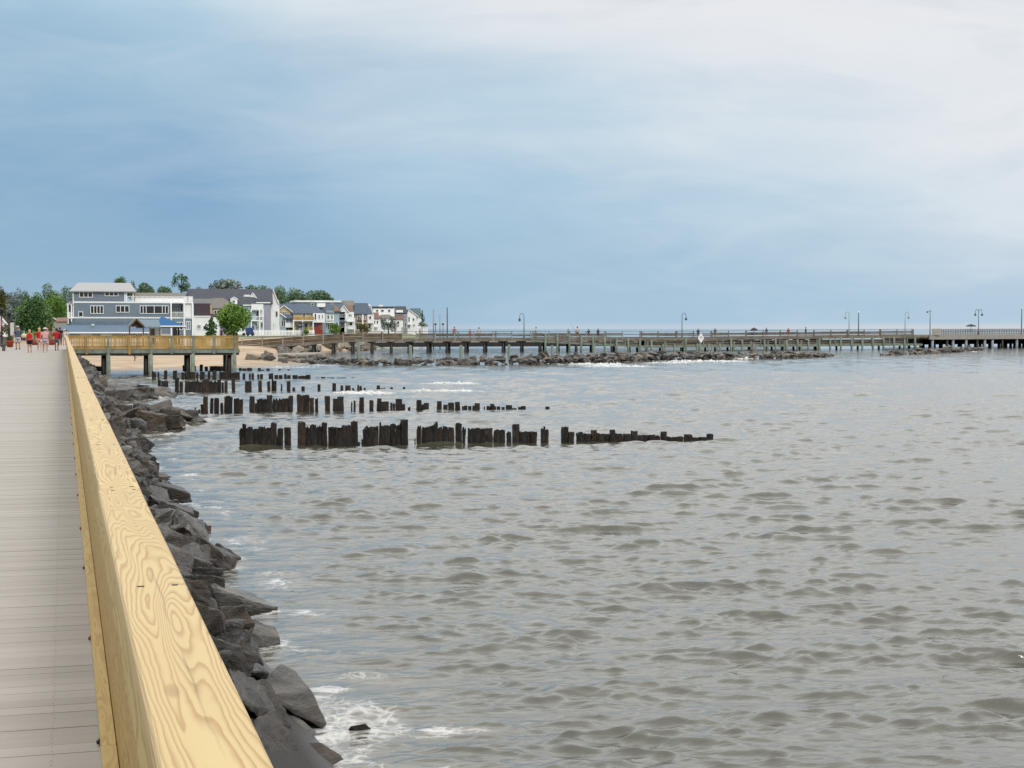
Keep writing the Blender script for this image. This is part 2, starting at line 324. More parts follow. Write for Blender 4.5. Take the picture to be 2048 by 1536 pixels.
us = [-1200, -600, -300, -150, -80, -60, -50, -40, -34, -28, -24, -20, -17, -14, -12, -10, -8, -7, -6, -5, -4, -3.2, -2.4, -1.8, -1.2, -.6, 0, .7, 1.5, 3, 5, 8, 12, 20]
vs = []; fs = []
for Y in ys:
    for u in us:
        x = xs(Y)+u
        z = ground_z(u, Y)
        z += .05*mnoise.noise((x*.35, Y*.35, 0))+.03*mnoise.noise((x*1.1, Y*1.1, 4))
        if x < -7 and Y < 134: z = max(z, 1.55)
        vs.append((x, Y, z))
n = len(us)
for j in range(len(ys)-1):
    for i in range(n-1): fs.append((j*n+i, j*n+i+1, (j+1)*n+i+1, (j+1)*n+i))
m, gt, b = nt_new('sand')
tcs = N(gt, 'ShaderNodeTexCoord'); mp = N(gt, 'ShaderNodeMapping', {'Vector': tcs.outputs['Object'], 'Scale': (1, 1, 1)})
na = N(gt, 'ShaderNodeTexNoise', {'Vector': mp.outputs[0], 'Scale': .22, 'Detail': 8.0, 'Roughness': .6}); nb = N(gt, 'ShaderNodeTexNoise', {'Vector': mp.outputs[0], 'Scale': 2.5, 'Detail': 6.0, 'Roughness': .7})
cs = RAMP(gt, na.outputs[0], [(.3, lin(160, 140, 114)), (.5, lin(204, 178, 146)), (.68, lin(214, 198, 174))])
cs = MIX(gt, M_(gt, 'MULTIPLY_ADD', nb.outputs[0], 4.0, -2.5, clamp=True), cs, lin(110, 92, 66))
sz = N(gt, 'ShaderNodeSeparateXYZ', {0: tcs.outputs['Object']})
wet = N(gt, 'ShaderNodeMapRange', {'Value': M_(gt, 'MULTIPLY_ADD', na.outputs[0], .22, sz.outputs[2]), 'From Min': .16, 'From Max': .34, 'To Min': 1.0, 'To Max': 0.0}).outputs[0]
cs = MIX(gt, M_(gt, 'MULTIPLY', wet, .85), cs, lin(128, 106, 78))
inl = N(gt, 'ShaderNodeMapRange', {'Value': sz.outputs[1], 'From Min': 262.0, 'From Max': 275.0}).outputs[0]
cs = MIX(gt, inl, cs, lin(128, 136, 104))
rev = N(gt, 'ShaderNodeMapRange', {'Value': sz.outputs[1], 'From Min': 132.0, 'From Max': 137.0, 'To Min': 1.0, 'To Max': 0.0}).outputs[0]
cs = MIX(gt, rev, cs, lin(52, 48, 44))
gt.links.new(cs, b.inputs['Base Color']); gt.links.new(M_(gt, 'MULTIPLY_ADD', wet, -.5, .9), b.inputs['Roughness'])
gt.links.new(N(gt, 'ShaderNodeBump', {'Height': nb.outputs[0], 'Strength': .5, 'Distance': .1}).outputs[0], b.inputs['Normal'])
g = MB(); g.v = vs; g.f = fs; g.mi = [0]*len(fs)
struct(g.build('ground', m, smooth=True))
# ------------------------------------------------------------------ boardwalk deck (real planks)
m, dt, b = nt_new('composite_planks')
at = N(dt, 'ShaderNodeAttribute', attribute_name='tone'); td = N(dt, 'ShaderNodeTexCoord')
mp = N(dt, 'ShaderNodeMapping', {'Vector': td.outputs['Object'], 'Scale': (.8, 14, 1)})
nd = N(dt, 'ShaderNodeTexNoise', {'Vector': mp.outputs[0], 'Scale': 1.5, 'Detail': 6.0, 'Roughness': .65})
nl = N(dt, 'ShaderNodeTexNoise', {'Vector': td.outputs['Object'], 'Scale': .35, 'Detail': 4.0})
ns = N(dt, 'ShaderNodeTexNoise', {'Vector': td.outputs['Object'], 'Scale': 6.0, 'Detail': 5.0, 'Roughness': .7})
f = M_(dt, 'ADD', M_(dt, 'MULTIPLY', at.outputs['Fac'], .42), M_(dt, 'MULTIPLY', nd.outputs[0], .5))
cdk = RAMP(dt, f, [(.15, lin(178, 171, 160)), (.5, lin(193, 185, 175)), (.8, lin(206, 199, 190))])
cdk = MIX(dt, M_(dt, 'MULTIPLY_ADD', nl.outputs[0], 1.6, -.5, clamp=True), cdk, lin(194, 187, 178))
cdk = MIX(dt, M_(dt, 'MULTIPLY', M_(dt, 'MULTIPLY_ADD', ns.outputs[0], 5.0, -3.1, clamp=True), .35), cdk, lin(132, 122, 108))
dt.links.new(cdk, b.inputs['Base Color']); b.inputs['Roughness'].default_value = .62; b.inputs['Specular IOR Level'].default_value = .35
dt.links.new(N(dt, 'ShaderNodeBump', {'Height': nd.outputs[0], 'Strength': .25, 'Distance': .004}).outputs[0], b.inputs['Normal'])
d = MB(); tones = []
y = -6.0
while y < 171:
    for (x0, x1) in ((-8.2, -3.9), (-3.893, .30)):
        dz = random.uniform(-.0015, .0015)
        d.box(x0, x1, y, y+.1375, DECK-.03, DECK+dz); tones += [random.random()]*6
    y += .1405
dk = d.build('boardwalk', m); struct(dk)
at_ = dk.data.attributes.new('tone', 'FLOAT', 'FACE'); at_.data.foreach_set('value', tones)
sc = MB(); y = -6.0
while y < 34:
    for x in (-1.9, -.06):
        for q in (.03, .104):
            xx = x+random.uniform(-.006, .006); yv = y+q; sc.add([(xx-.003, yv-.003, DECK+.0022), (xx+.003, yv-.003, DECK+.0022), (xx+.003, yv+.003, DECK+.0022), (xx-.003, yv+.003, DECK+.0022)], [(0, 1, 2, 3)])
    y += .1405
struct(sc.build('boardwalk_screws', 'rust'))
jo = MB()
for x in (-8.1, -5.5, -3.9, -1.9, -.05): jo.box(x-.06, x+.06, -6, 171, DECK-.30, DECK-.034)
for yy in np.arange(-5, 171, 3.0):
    for x in (-7.5, -4, -.3): jo.cyl((x, yy, .3), (x, yy, DECK-.30), .14, .14, 8)
struct(jo.build('boardwalk_joists', 'wood_brown'))
# ------------------------------------------------------------------ near railing
XI = .126; CAPZ = DECK+1.07; RY1 = 133.2; BAY = 2.44
rail = thing('boardwalk_railing', 'long new yellow pine railing with a wide cap board along the boardwalk edge', 'railing', (XI, 0, DECK))
joint0 = None
jy = W(190, 979, CAPZ).y
k0 = jy-4.88*4; caps = []
yy = k0
nails = []
while yy < RY1:
    a, bb = max(yy, -4), min(yy+4.875, RY1)
    if bb > a:
        c_ = MB(); w0 = XI+random.uniform(-.003, .003); w1 = XI+.158+random.uniform(-.003, .003)
        # eased edges on the cap board
        e = .006; z1 = CAPZ+random.uniform(-.0015, .0015); z0 = CAPZ-.038
        nseg = 8 if a < 40 else 2
        ring = lambda y, dx: [(w0+dx, y, z0), (w1+dx, y, z0), (w1+dx, y, z1-e), (w1+dx-e, y, z1), (w0+dx+e, y, z1), (w0+dx, y, z1-e)]
        c_.loft([ring(a+(bb-a)*q/nseg, .004*mnoise.noise((0, (a+(bb-a)*q/nseg)*.6, 3))) for q in range(nseg+1)])
        c_.cur = 1
        for q in range(3):
            for xx in (.045, .125):
                yn = a+.06+q*(bb-a-.12)/2; c_.box(XI+xx+random.uniform(-.008, .008), XI+xx+.012, yn, yn+.012, z1-.004, z1+.0015)
        o = c_.build('cap_board', ['pine', 'black'], rail); o.pass_index = 1
    yy += 4.88
def run(name, mat, x0, x1, z0, z1, step, start, gap=.004, y1=RY1):
    yy = start
    while yy < y1:
        a, bb = max(yy, -4), min(yy+step-gap, y1)
        if bb > a: MB().box(x0, x1, a, bb, z0, z1).build(name, mat, rail)
        yy += step
run('top_rail_board', 'pine_side', XI+.002, XI+.040, CAPZ-.182, CAPZ-.0385, 4.88, k0-2.44)
run('infill_plank', 'pine_yellow', XI+.060, XI+.094, DECK+.50, CAPZ-.20, 4.88, k0-1.2)
run('infill_plank', 'pine_yellow', XI+.062, XI+.098, DECK+.012, DECK+.494, 4.88, k0-3.1)
cy = W(215, 1491, DECK+.05).y
run('curb_board', 'pine_curb', XI+.0, XI+.058, DECK+.004, DECK+.052, 3.66, cy-3.66*8)
yy = k0
while yy < RY1:
    MB().box(XI+.1, XI+.15, yy-.05, yy+.05, DECK-1.2, CAPZ-.04).build('post', 'pine_yellow', rail) if yy > -4 else None
    yy += BAY
yy = jy-.25
for k in range(-6, 26):
    y_ = jy+.2+k*BAY+random.uniform(-.2, .2)
    if 5 < y_ < 75:
        bt = MB().cyl((XI-.014, y_, DECK+.016), (XI-.001, y_, DECK+.017), .009, .009, 6); bt.box(XI-.006, XI-.001, y_-.013, y_+.013, DECK+.006, DECK+.030)
        bt.build('bolt', 'rust' if k % 2 else 'black', rail)
# ------------------------------------------------------------------ rocks
def hull_rock(seed, dims=(1, .8, .6), n=17, cuts=3, rough=.05, box=.75):
    rnd = random.Random(seed); bm = bmesh.new()
    for _ in range(n):
        v = Vector((rnd.uniform(-1, 1), rnd.uniform(-1, 1), rnd.uniform(-1, 1)))
        v = v.normalized()*(.55+.45*rnd.random()) if rnd.random() > box else Vector((math.copysign(.55+.45*rnd.random(), v.x), math.copysign(.55+.45*rnd.random(), v.y), math.copysign(.6+.35*rnd.random(), v.z)))
        bm.verts.new((v.x*dims[0]/2, v.y*dims[1]/2, v.z*dims[2]/2))
    r = bmesh.ops.convex_hull(bm, input=bm.verts)
    bmesh.ops.delete(bm, geom=[g for g in r['geom_interior'] if isinstance(g, bmesh.types.BMVert)], context='VERTS')
    bmesh.ops.dissolve_limit(bm, angle_limit=R(14), verts=bm.verts, edges=bm.edges)
    bmesh.ops.bevel(bm, geom=list(bm.edges), offset=.09*min(dims), segments=1, affect='EDGES', clamp_overlap=True)
    bmesh.ops.triangulate(bm, faces=bm.faces)
    for _ in range(cuts):
        es = [e for e in bm.edges if e.calc_length() > .09*max(dims)]
        bmesh.ops.subdivide_edges(bm, edges=es, cuts=1, use_grid_fill=False)
        bmesh.ops.triangulate(bm, faces=bm.faces)
    s = 3.0/max(dims)
    for v in bm.verts:
        p = v.co*s+Vector((seed*3.7, 0, 0))
        d = mnoise.fractal(p, .9, 2.1, 5)*rough*max(dims)*1.6
        # ledges: strata steps
        st = math.sin(v.co.z*s*4.2+seed)*.25*rough*max(dims)
        v.co += v.co.normalized()*(d+st)
    bmesh.ops.recalc_face_normals(bm, faces=bm.faces); bm.normal_update()
    me = bpy.data.meshes.new('boulder'); bm.to_mesh(me); bm.free()
    return me
def set_mat(me, mat): me.materials.clear(); me.materials.append(M[mat]); return me
PROTO = [hull_rock(i, (random.uniform(.95, 1.3), random.uniform(.7, 1.0), random.uniform(.38, .7))) for i in range(14)]
ROCKMESH = {}
for mname in ('rock', 'rock_brown', 'rock_pale', 'rock_jetty'):
    ROCKMESH[mname] = []
    for i, p in enumerate(PROTO):
        q = p.copy(); q.name = 'boulder_'+mname; set_mat(q, mname); ROCKMESH[mname].append(q)
ROCKS = []; ROBJ = []
def rock(loc, size, mat, label, group, rot=None, name='boulder', mesh=None, sc=None):
    me = mesh or random.choice(ROCKMESH[mat])
    dd = Vector(loc)-Vector((0, 0, EYE)); dp = dd.dot(fwd)
    if loc[1] < 134 and loc[0] < 4 and not mesh:       # wholly hidden behind the cap board: left out
        qx = 1024+F*(dd.dot(rgt)+size*.62)/dp; qy = 768-F*(dd.dot(upv)+size*.3)/dp
        if qx < 128+.4686*(qy-657): return None
    o = bpy.data.objects.new(name, me); COL.objects.link(o)
    o.location = loc; o.rotation_euler = rot or (random.uniform(-.35, .35), random.uniform(-.25, .55), random.uniform(0, 6.28))
    s = size; o.scale = sc or (s*random.uniform(.9, 1.15), s*random.uniform(.85, 1.15), s*random.uniform(.85, 1.2))
    tag(o, label, 'rock', group); ROCKS.append((loc[0], loc[1], size*.55)); ROBJ.append((size/dp, o)); return o
# --- hand placed foreground rocks (pixel of centre, height above water, size, ...)
def hand(px, py, z, dims, rot, mat, label, seed):
    dims = tuple(q*.84 for q in dims); p = W(px-14, py, z*.9); me = set_mat(hull_rock(seed, dims, 14, 3, .04), mat)
    return rock((p.x, p.y, p.z), max(dims), mat, label, 'riprap boulders below the boardwalk', rot, mesh=me, sc=(1, 1, 1))
def slab_rock(px, py, z, pts, thick, mat, label, seed):
    # a split slab: closed outline (metres, along the slab) with thickness, tilted
    pass
def cust(pts, mat, label, seed, rough=.02):
    P = [W(px, py, z) for px, py, z in pts]; c = sum(P, Vector())/len(P); rnd = random.Random(seed); bm = bmesh.new()
    for p in P: bm.verts.new(p-c)
    r = bmesh.ops.convex_hull(bm, input=bm.verts)
    bmesh.ops.delete(bm, geom=[g for g in r['geom_interior'] if isinstance(g, bmesh.types.BMVert)], context='VERTS')
    bmesh.ops.bevel(bm, geom=list(bm.edges), offset=.012, segments=1, affect='EDGES', clamp_overlap=True)
    for _ in range(4):
        bmesh.ops.triangulate(bm, faces=bm.faces); bmesh.ops.subdivide_edges(bm, edges=[e for e in bm.edges if e.calc_length() > .07], cuts=1)
    bmesh.ops.triangulate(bm, faces=bm.faces); bmesh.ops.recalc_face_normals(bm, faces=bm.faces); bm.normal_update()
    for v in bm.verts:
        p = v.co*3+Vector((seed*1.7, 0, 0)); v.co += v.normal*(mnoise.fractal(p, .9, 2.1, 5)*rough+mnoise.ridged_multi_fractal(p*1.4, .9, 2.1, 4, .8, 2)*rough*.35-rough*.3)
    me = bpy.data.meshes.new('boulder'); bm.to_mesh(me); bm.free(); set_mat(me, mat)
    mx = max((p-c).length for p in P)
    return rock(tuple(c), mx*1.3, mat, label, 'riprap boulders below the boardwalk', (0, 0, 0), mesh=me, sc=(1, 1, 1))
cust([(562, 1326, .55), (592, 1342, .473), (625, 1385, .31), (655, 1450, .03), (644, 1458, -.01), (590, 1432, .146), (536, 1392, .36), (527, 1372, .42), (540, 1350, .467), (556, 1400, .144), (610, 1440, -.05), (565, 1370, .20), (600, 1400, -.15)], 'rock_slab', 'big pointed dark slab tilted up beside the water at the bottom of the picture', 101)
cust([(512, 1440, .60), (545, 1420, .55), (580, 1465, .30), (622, 1540, .10), (560, 1560, .3), (500, 1500, .62), (560, 1500, -.1), (620, 1590, -.2), (480, 1460, .5)], 'rock_brown', 'brown layered boulder tucked under the cap rail in the bottom corner', 102, .025)
cust([(400, 1265, .95), (440, 1288, .9), (500, 1310, .6), (540, 1345, .35), (536, 1358, .22), (470, 1345, .6), (415, 1318, .85), (480, 1365, .1), (410, 1330, .5)], 'rock_slab', 'long dark slab sloping from the rail to the water just behind the pointed slab', 103)
cust([(455, 1332, .95), (490, 1340, .82), (530, 1372, .6), (548, 1425, .42), (520, 1440, .45), (478, 1400, .8), (540, 1450, .1), (465, 1400, .6)], 'rock', 'grey rounded boulder wedged between the rail and the pointed slab', 104, .03)
cust([(552, 1430, .18), (590, 1425, .16), (632, 1462, .03), (636, 1478, -.06), (590, 1500, .05), (555, 1470, .14), (600, 1520, -.3), (560, 1500, -.3)], 'rock_slab', 'flat grey boulder awash in front of the pointed slab', 105)
cust([(608, 1485, .10), (640, 1484, .12), (680, 1508, .05), (696, 1532, -.05), (650, 1545, -.02), (615, 1510, .04), (650, 1550, -.3)], 'rock_brown', 'low brown rock half under water at the bottom edge', 106)
cust([(698, 1452, .07), (735, 1446, .1), (748, 1462, -.02), (722, 1470, -.05), (695, 1463, -.02), (720, 1475, -.25)], 'rock', 'small dark rock alone in the surf right of the pointed slab', 107)
hand(478, 1205, .45, (1.0, 1.15, .42), (.05, .35, .2), 'rock_slab', 'broad flat-topped grey slab above a wave-washed gap', 108)
hand(515, 1270, .12, (1.0, .55, .36), (.05, .25, -.3), 'rock_slab', 'grey ridge-shaped boulder running down into white foam', 109)
hand(545, 1222, .0, (.45, .25, .22), (0, .1, .1), 'rock_brown', 'small brown rock in the water off the flat-topped slab', 110)
hand(438, 1112, .22, (.62, .95, .5), (.3, .5, 1.1), 'rock', 'dark jagged wedge boulder jutting into the water', 111)
hand(465, 1113, .06, (.5, .5, .42), (.2, .5, .4), 'rock_brown', 'brown triangular rock at the tip of the jagged wedge', 112)
hand(365, 1130, .75, (.7, 1.4, .6), (.1, .3, .35), 'rock', 'large smooth dark boulder against the rail left of the jagged wedge', 113)
hand(400, 1062, .42, (1.0, 1.1, .55), (.1, .45, .2), 'rock_slab', 'wide grey boulder with a rounded top at the foot of the rail', 114)
hand(408, 1058, .05, (.42, .5, .36), (.1, .4, .9), 'rock_brown', 'small rust brown rock at the waterline beside the wide grey boulder', 115)
hand(312, 993, .62, (1.25, 1.0, .55), (.0, .22, .15), 'rock_slab', 'long flat-topped dark block beneath the first cap joint', 116)
hand(340, 1018, .42, (1.5, .8, .5), (.0, .32, -.2), 'rock', 'long sloping grey slab below the flat-topped block', 117)
hand(362, 1025, .12, (.75, .8, .5), (.1, .3, .5), 'rock_slab', 'pale rounded boulder at the waterline below the first cap joint', 118)
hand(318, 970, .5, (2.2, .8, .45), (.0, .30, -.35), 'rock', 'very long dark slab reaching out into the water past the flat-topped block', 119)
hand(388, 1030, .1, (.5, .4, .4), (0, .2, .4), 'rock', 'round dark rock touching the pale waterline boulder', 120)
# --- the rest of the riprap, row by row
lab = ['dark wet boulder high on the riprap bank against the boardwalk', 'dark angular boulder halfway down the riprap bank', 'wave washed boulder at the waterline of the riprap bank']
GR = 'riprap boulders below the boardwalk'
y = 13.0
while y < 134:
    near = y < 42
    s = .62 if near else .8 if y < 75 else 1.15
    for k in range(4):
        u = (.65, 1.15, 1.65, 2.05)[k]+random.uniform(-.2, .2)
        if k == 3 and random.random() < .3: continue
        if k == 0 and y < 26 and random.random() < .5: pass
        z = float(ground_z(u-2.5, y))+(.22 if k < 2 else .12)*s*.8
        yy = y+random.uniform(-.3, .3)*s
        sz = s*random.uniform(.75, 1.2)*(1.1, 1, 1, .8)[k]
        if near and k == 3 and y < 24: sz *= .8; u -= .25
        if near and k > 0 and any((u-a)**2+(yy-b_)**2 < .16 for a, b_, c_ in ROCKS[:20]): continue
        mt = random.choice(('rock', 'rock', 'rock', 'rock_brown', 'rock_jetty'))
        rock((u, yy, z), sz, mt, lab[(0, 1, 1, 2)[k]], GR, (random.uniform(-.25, .35), random.uniform(.1, .6), random.uniform(0, 6.28)))
    y += s*.92
# --- landward rock spurs at the groins
def spur(pts, size, n, zc, label, group, mats, spread=(.6, .9), zs=.35):
    for i in range(n):
        t = (i+random.random())/n*(len(pts)-1); k = min(int(t), len(pts)-2); f = t-k
        a, b_ = pts[k], pts[k+1]; x = a[0]+(b_[0]-a[0])*f; yv = a[1]+(b_[1]-a[1])*f; sc = a[2]+(b_[2]-a[2])*f
        o1, o2 = random.gauss(0, spread[0]*.6), random.gauss(0, spread[1]*.6)
        h = max(0, 1-(abs(o2)/(spread[1]*1.3))**1.3)
        rock((x+o1, yv+o2, zc*sc*h+random.uniform(-.12, .12)), size*random.uniform(.7, 1.2)*(.6+.4*sc), random.choice(mats), label, group, (random.uniform(-.4, .4), random.uniform(-.4, .4), random.uniform(0, 6.28)))
A = W(250, 852); B = W(405, 848)
for px, py, z, s, l in ((235, 828, .8, 1.2, 'a'), (262, 842, .55, 1.35, 'a'), (300, 838, .7, 1.5, 'a'), (282, 822, .9, 1.2, 'a'), (318, 826, .75, 1.25, 'a'), (345, 832, .55, 1.3, 'a'), (335, 845, .35, 1.5, 'a'), (365, 838, .3, 1.2, 'a'), (385, 843, .15, .95, 'a'), (300, 856, .15, 1.2, 'a'), (265, 858, .4, 1.3, 'a'), (320, 850, .3, 1.3, 'a'), (350, 851, .05, 1.0, 'a'), (402, 843, .0, .7, 'a')):
    p = W(px, py, z*.6); rock((p.x, p.y, p.z), s, 'rock_brown' if random.random() < .5 else 'rock', 'brown blocky boulder on the rock spur pointing at the second groin row', 'boulders of the nearer rock spur')
for px, py, z, s in ((215, 780, .9, 1.4), (235, 788, .6, 1.6), (255, 780, .8, 1.6), (275, 785, .6, 1.7), (290, 790, .3, 1.5), (310, 788, .3, 1.4), (325, 792, .15, 1.3), (245, 797, .2, 1.5), (275, 798, .1, 1.5), (305, 797, .05, 1.3), (338, 794, .0, 1.0)):
    p = W(px, py, z*.6); rock((p.x, p.y, p.z), s, 'rock' if random.random() < .7 else 'rock_brown', 'dark boulder on the farther rock spur beside the timber baulk', 'boulders of the farther rock spur')
tb = tag(MB().beam(PC(255, 774, 92), PC(297, 777, 92), .35, .34).build('timber_baulk', 'stake_brown'), 'brown squared timber baulk lying behind the farther rock spur', 'timber')
# --- offshore rock breakwaters
def jet(pts, n, label, group, mats=('rock_jetty', 'rock_jetty', 'rock_pale', 'rock'), size=.74):
    wp = [W(px, py, 0) for px, py, *_ in pts]
    L = [0]
    for a, b_ in zip(wp, wp[1:]): L.append(L[-1]+(b_-a).length)
    core = MB(); tot = L[-1]
    for i in range(n):
        for r in range(3):
            t = (i+random.uniform(.1, .9))/n*tot; x = float(np.interp(t, L, [p.x for p in wp])); yv = float(np.interp(t, L, [p.y for p in wp])); h = float(np.interp(t, L, [q[2] for q in pts]))
            s = size*random.uniform(.75, 1.3)*(.55+.45*h)
            if r == 0: loc = (x, yv+.5+random.uniform(-.3, .3), .10*h+random.uniform(-.1, .15))
            elif r == 2: loc = (x+.8, yv+1.1+random.uniform(-.4, .4), .38*h+random.uniform(-.1, .12))
            else: loc = (x+.5, yv+1.9+random.uniform(-.5, .6), .58*h+random.uniform(-.22, .2))
            mt = random.choice(mats) if r else random.choice(('rock', 'rock', 'rock_jetty'))
            rock(loc, s*(1 if r == 0 else 1.12), mt, label[min(r, 1)], group, (random.uniform(-.4, .4), random.uniform(-.4, .4), random.uniform(0, 6.28)))
J1 = [(606, 722, .55), (640, 727, .65), (720, 731, .85), (860, 731, 1.0), (960, 730, .95), (1060, 729.5, 1.25), (1180, 726, 1.15), (1300, 722, 1.2), (1450, 718.5, 1.1), (1560, 717.5, 1.1), (1640, 714.5, .75), (1662, 712.5, .25)]
J2 = [(1766, 711.5, .25), (1800, 709.5, .7), (1860, 707.5, .9), (1920, 704, .9), (1968, 700, .7)]
jet(J1, 120, ('dark wet boulder at the waterline of the long stone breakwater', 'paler boulder on the crest of the long stone breakwater'), 'boulders of the long breakwater')
jet(J2, 26, ('wet boulder at the waterline of the short breakwater by the pier end', 'boulder on the crest of the short breakwater by the pier end'), 'boulders of the short breakwater', size=.85)
nb_ = len(ROCKS)
# shore rocks round the foot of the pier
for q in range(44):
    yv = random.uniform(232, 282); x = xs(yv)+random.uniform(-3.2, .8); sz = random.uniform(1.2, 2.2)
    rock((x, yv, max(ground_z(x-xs(yv), yv), 0)+.2*sz), sz, random.choice(('rock_pale', 'rock_pale', 'rock_jetty')), 'pale boulder on the bank behind the sloping pier approach', 'pale boulders behind the pier approach')
for px, py, s in [(random.uniform(505, 545), random.uniform(711, 717), random.uniform(.8, 1.5)) for _ in range(6)]+[(random.uniform(560, 650), random.uniform(712, 724), random.uniform(.65, 1.2)) for _ in range(22)]:
    z = .5 if py < 716 else .25; p = W(px, py, z); rock((p.x, p.y, z), s, random.choice(('rock_pale', 'rock_pale', 'rock_jetty', 'rock_brown')), 'light boulder scattered on the sand at the landward end of the breakwater', 'boulders at the root of the breakwater')
lg = tag(MB().cyl(PC(560, 711.5, 205), PC(640, 709, 212), .38, .32, 10).build('driftwood_log', 'concrete', smooth=True), 'long pale drift log lying on the rocks before the pier approach', 'log')
ROBJ.sort(key=lambda q: -q[0])
for sz, o in ROBJ[296:]: pass
if len(ROBJ) > 296:
    rest = MB(); mats_ = ['rock', 'rock_brown', 'rock_pale', 'rock_jetty']
    for _, o in ROBJ[296:]:
        mw = Matrix.LocRotScale(o.location, o.rotation_euler, o.scale); rest.cur = [i for i, k in enumerate(mats_) if M[k] == o.data.materials[0]][0]
        rest.add([mw @ v.co for v in o.data.vertices], [tuple(p.vertices) for p in o.data.polygons]); bpy.data.objects.remove(o)
    stuff(rest.build('boulders', mats_), 'smaller far boulders filling the breakwater, banks and riprap', 'rocks')
# ------------------------------------------------------------------ groins: rows of rotten stakes
def groin(zoom, stakes, p0, p1, label_tall, label_low, group, w0=.19):
    a = W(*p0); b_ = W(*p1); nrm = Vector((b_.y-a.y, -(b_.x-a.x), 0))
    for st in stakes:
        x0, x1, yt = st[:3]
        px0, px1 = zoom[0]+x0/zoom[2], zoom[0]+x1/zoom[2]; pyt = zoom[1]+yt/zoom[2]
        d0 = ray((px0+px1)/2, 800); t = a.dot(nrm)/d0.dot(nrm); P = Vector((0, 0, EYE))+d0*t; depth = t; P.z = 0
        mpx = depth/F; wid = (px1-px0)*mpx
        npl = max(1, round(wid/(w0*1.25))) if wid > .3 else 1
        d1 = ray((px0+px1)/2, pyt); t1_ = a.dot(nrm)/d1.dot(nrm); zt = EYE+d1.z*t1_
        ex = (b_-a).normalized(); ey = Vector((-ex.y, ex.x, 0))
        for i in range(npl):
            cx = (-.5+(i+.5)/npl)*wid; ww = wid/npl*random.uniform(1.02, 1.22) if npl > 1 else wid
            zt_ = zt+(random.uniform(-.07, .03)*min(1, max(zt, .05)/.7) if npl > 1 else 0)
            rag = min(.24, max(zt_, .06)*.32)*random.uniform(.3, 1)
            big = ww > .17 and npl == 1; th = random.uniform(.15, .22) if big else random.uniform(.07, .11)
            oy = random.uniform(-.05, .05)
            m_ = MB(); nx = 6; zs = [-1.2, -.1, zt_*.35, zt_*.7]; rings = []
            lean = random.uniform(-.03, .03)
            for z in zs+[None]:
                top = []
                hh = zt_ if z is None else z
                er = 1-.05*max(0, hh/max(.2, zt_))*random.uniform(.3, 1.4)
                ring = []
                for s_, row_ in ((-1, range(nx)), (1, range(nx-1, -1, -1))):
                    for q in row_:
                        fx = -.5+q/(nx-1)
                        zz = hh if z is not None else zt_-rag*(random.random() if not big else random.random()*.4)
                        jit = random.uniform(-.012, .012)
                        ring.append(P+ex*(cx+fx*ww*er+lean*hh+jit)+ey*(oy+s_*th/2*er+random.uniform(-.012, .012))+Vector((0, 0, zz)))
                rings.append([(p.x, p.y, p.z) for p in ring])
            m_.loft(rings)
            pr = P+ex*cx+ey*oy
            m_.v = [(x-pr.x, y_-pr.y, z) for x, y_, z in m_.v]
            o = m_.build('groin_stake', 'stake' if random.random() < .8 else 'stake_brown'); o.location = (pr.x, pr.y, 0)
            tag(o, label_tall if zt_ > .75*random.uniform(.95, 1.05) else label_low, 'wooden stake', group)
            STK.append((pr.x, pr.y, .2))
STK = []
Z1 = (300, 700, 3.7236); Z2 = (800, 740, 3.1508)
def T(s): return [tuple(float(q) for q in t.split(',')) for t in s.split()]
row1a = T('665,690,577 690,718,540 718,900,566 900,945,535 945,990,580 1000,1048,574 1100,1155,530 1155,1280,557 1280,1320,536 1330,1425,556 1430,1500,553 1500,1548,522 1545,1560,684 1575,1588,660 1590,1700,555 1705,1716,525 1716,1785,555 1790,1868,548 1868,1920,515 1970,1978,660')
row1b = T('105,135,345 140,210,345 208,235,322 235,300,353 305,340,358 350,390,330 390,410,355 425,540,358 545,582,362 590,660,370 672,700,380 708,752,340 755,858,380 885,905,365 903,914,352 912,938,372 1018,1058,355 1058,1092,388 1113,1200,390 1207,1240,377 1240,1320,395 1320,1352,373 1352,1400,398 1408,1455,400 1458,1495,380 1495,1640,406 1645,1678,387 1680,1790,416 1795,1843,405 1845,1930,419 1938,1973,402')
row2a = T('332,343,425 360,374,440 378,396,400 396,430,340 445,470,355 478,512,355 525,545,390 552,612,345 565,600,338 625,690,355 740,778,340 780,798,392 800,870,355 870,910,332 915,935,355 942,1030,352 1030,1063,336 1100,1182,330 1190,1222,352 1230,1252,352 1303,1340,340 1362,1395,360 1398,1443,345 1497,1505,370 1515,1528,375 1557,1590,350 1635,1665,372 1688,1720,357 1720,1775,380 1790,1805,385 1810,1825,395 1830,1878,362 1880,1900,400 1920,1938,422 1985,2020,370 2022,2046,402')
row2b = T('105,132,188 134,150,235 150,182,207 235,262,195 275,300,218 303,340,203 348,378,200 390,405,225 408,425,222 430,450,226 455,466,222 470,502,207 528,534,228 546,565,225 567,592,212 595,605,228 610,630,228 640,660,232 670,705,220 705,735,240 745,765,232 765,790,226 917,940,230')
row3 = T('60,85,220 85,135,230 185,215,205 220,245,230 260,290,228 290,390,225 390,440,215 440,500,222 505,530,220 535,550,240 555,577,225 610,634,207 708,755,230 808,833,225 875,897,230 905,918,212 920,942,228 975,986,250 1020,1047,228 1060,1080,276 1130,1153,270 1250,1270,252 1360,1383,245 1420,1440,262 1455,1495,262 1506,1520,284 1545,1556,256 1560,1578,265 1592,1606,280 1690,1712,262 1712,1735,284 1740,1750,280 1790,1808,274 1885,1903,274')
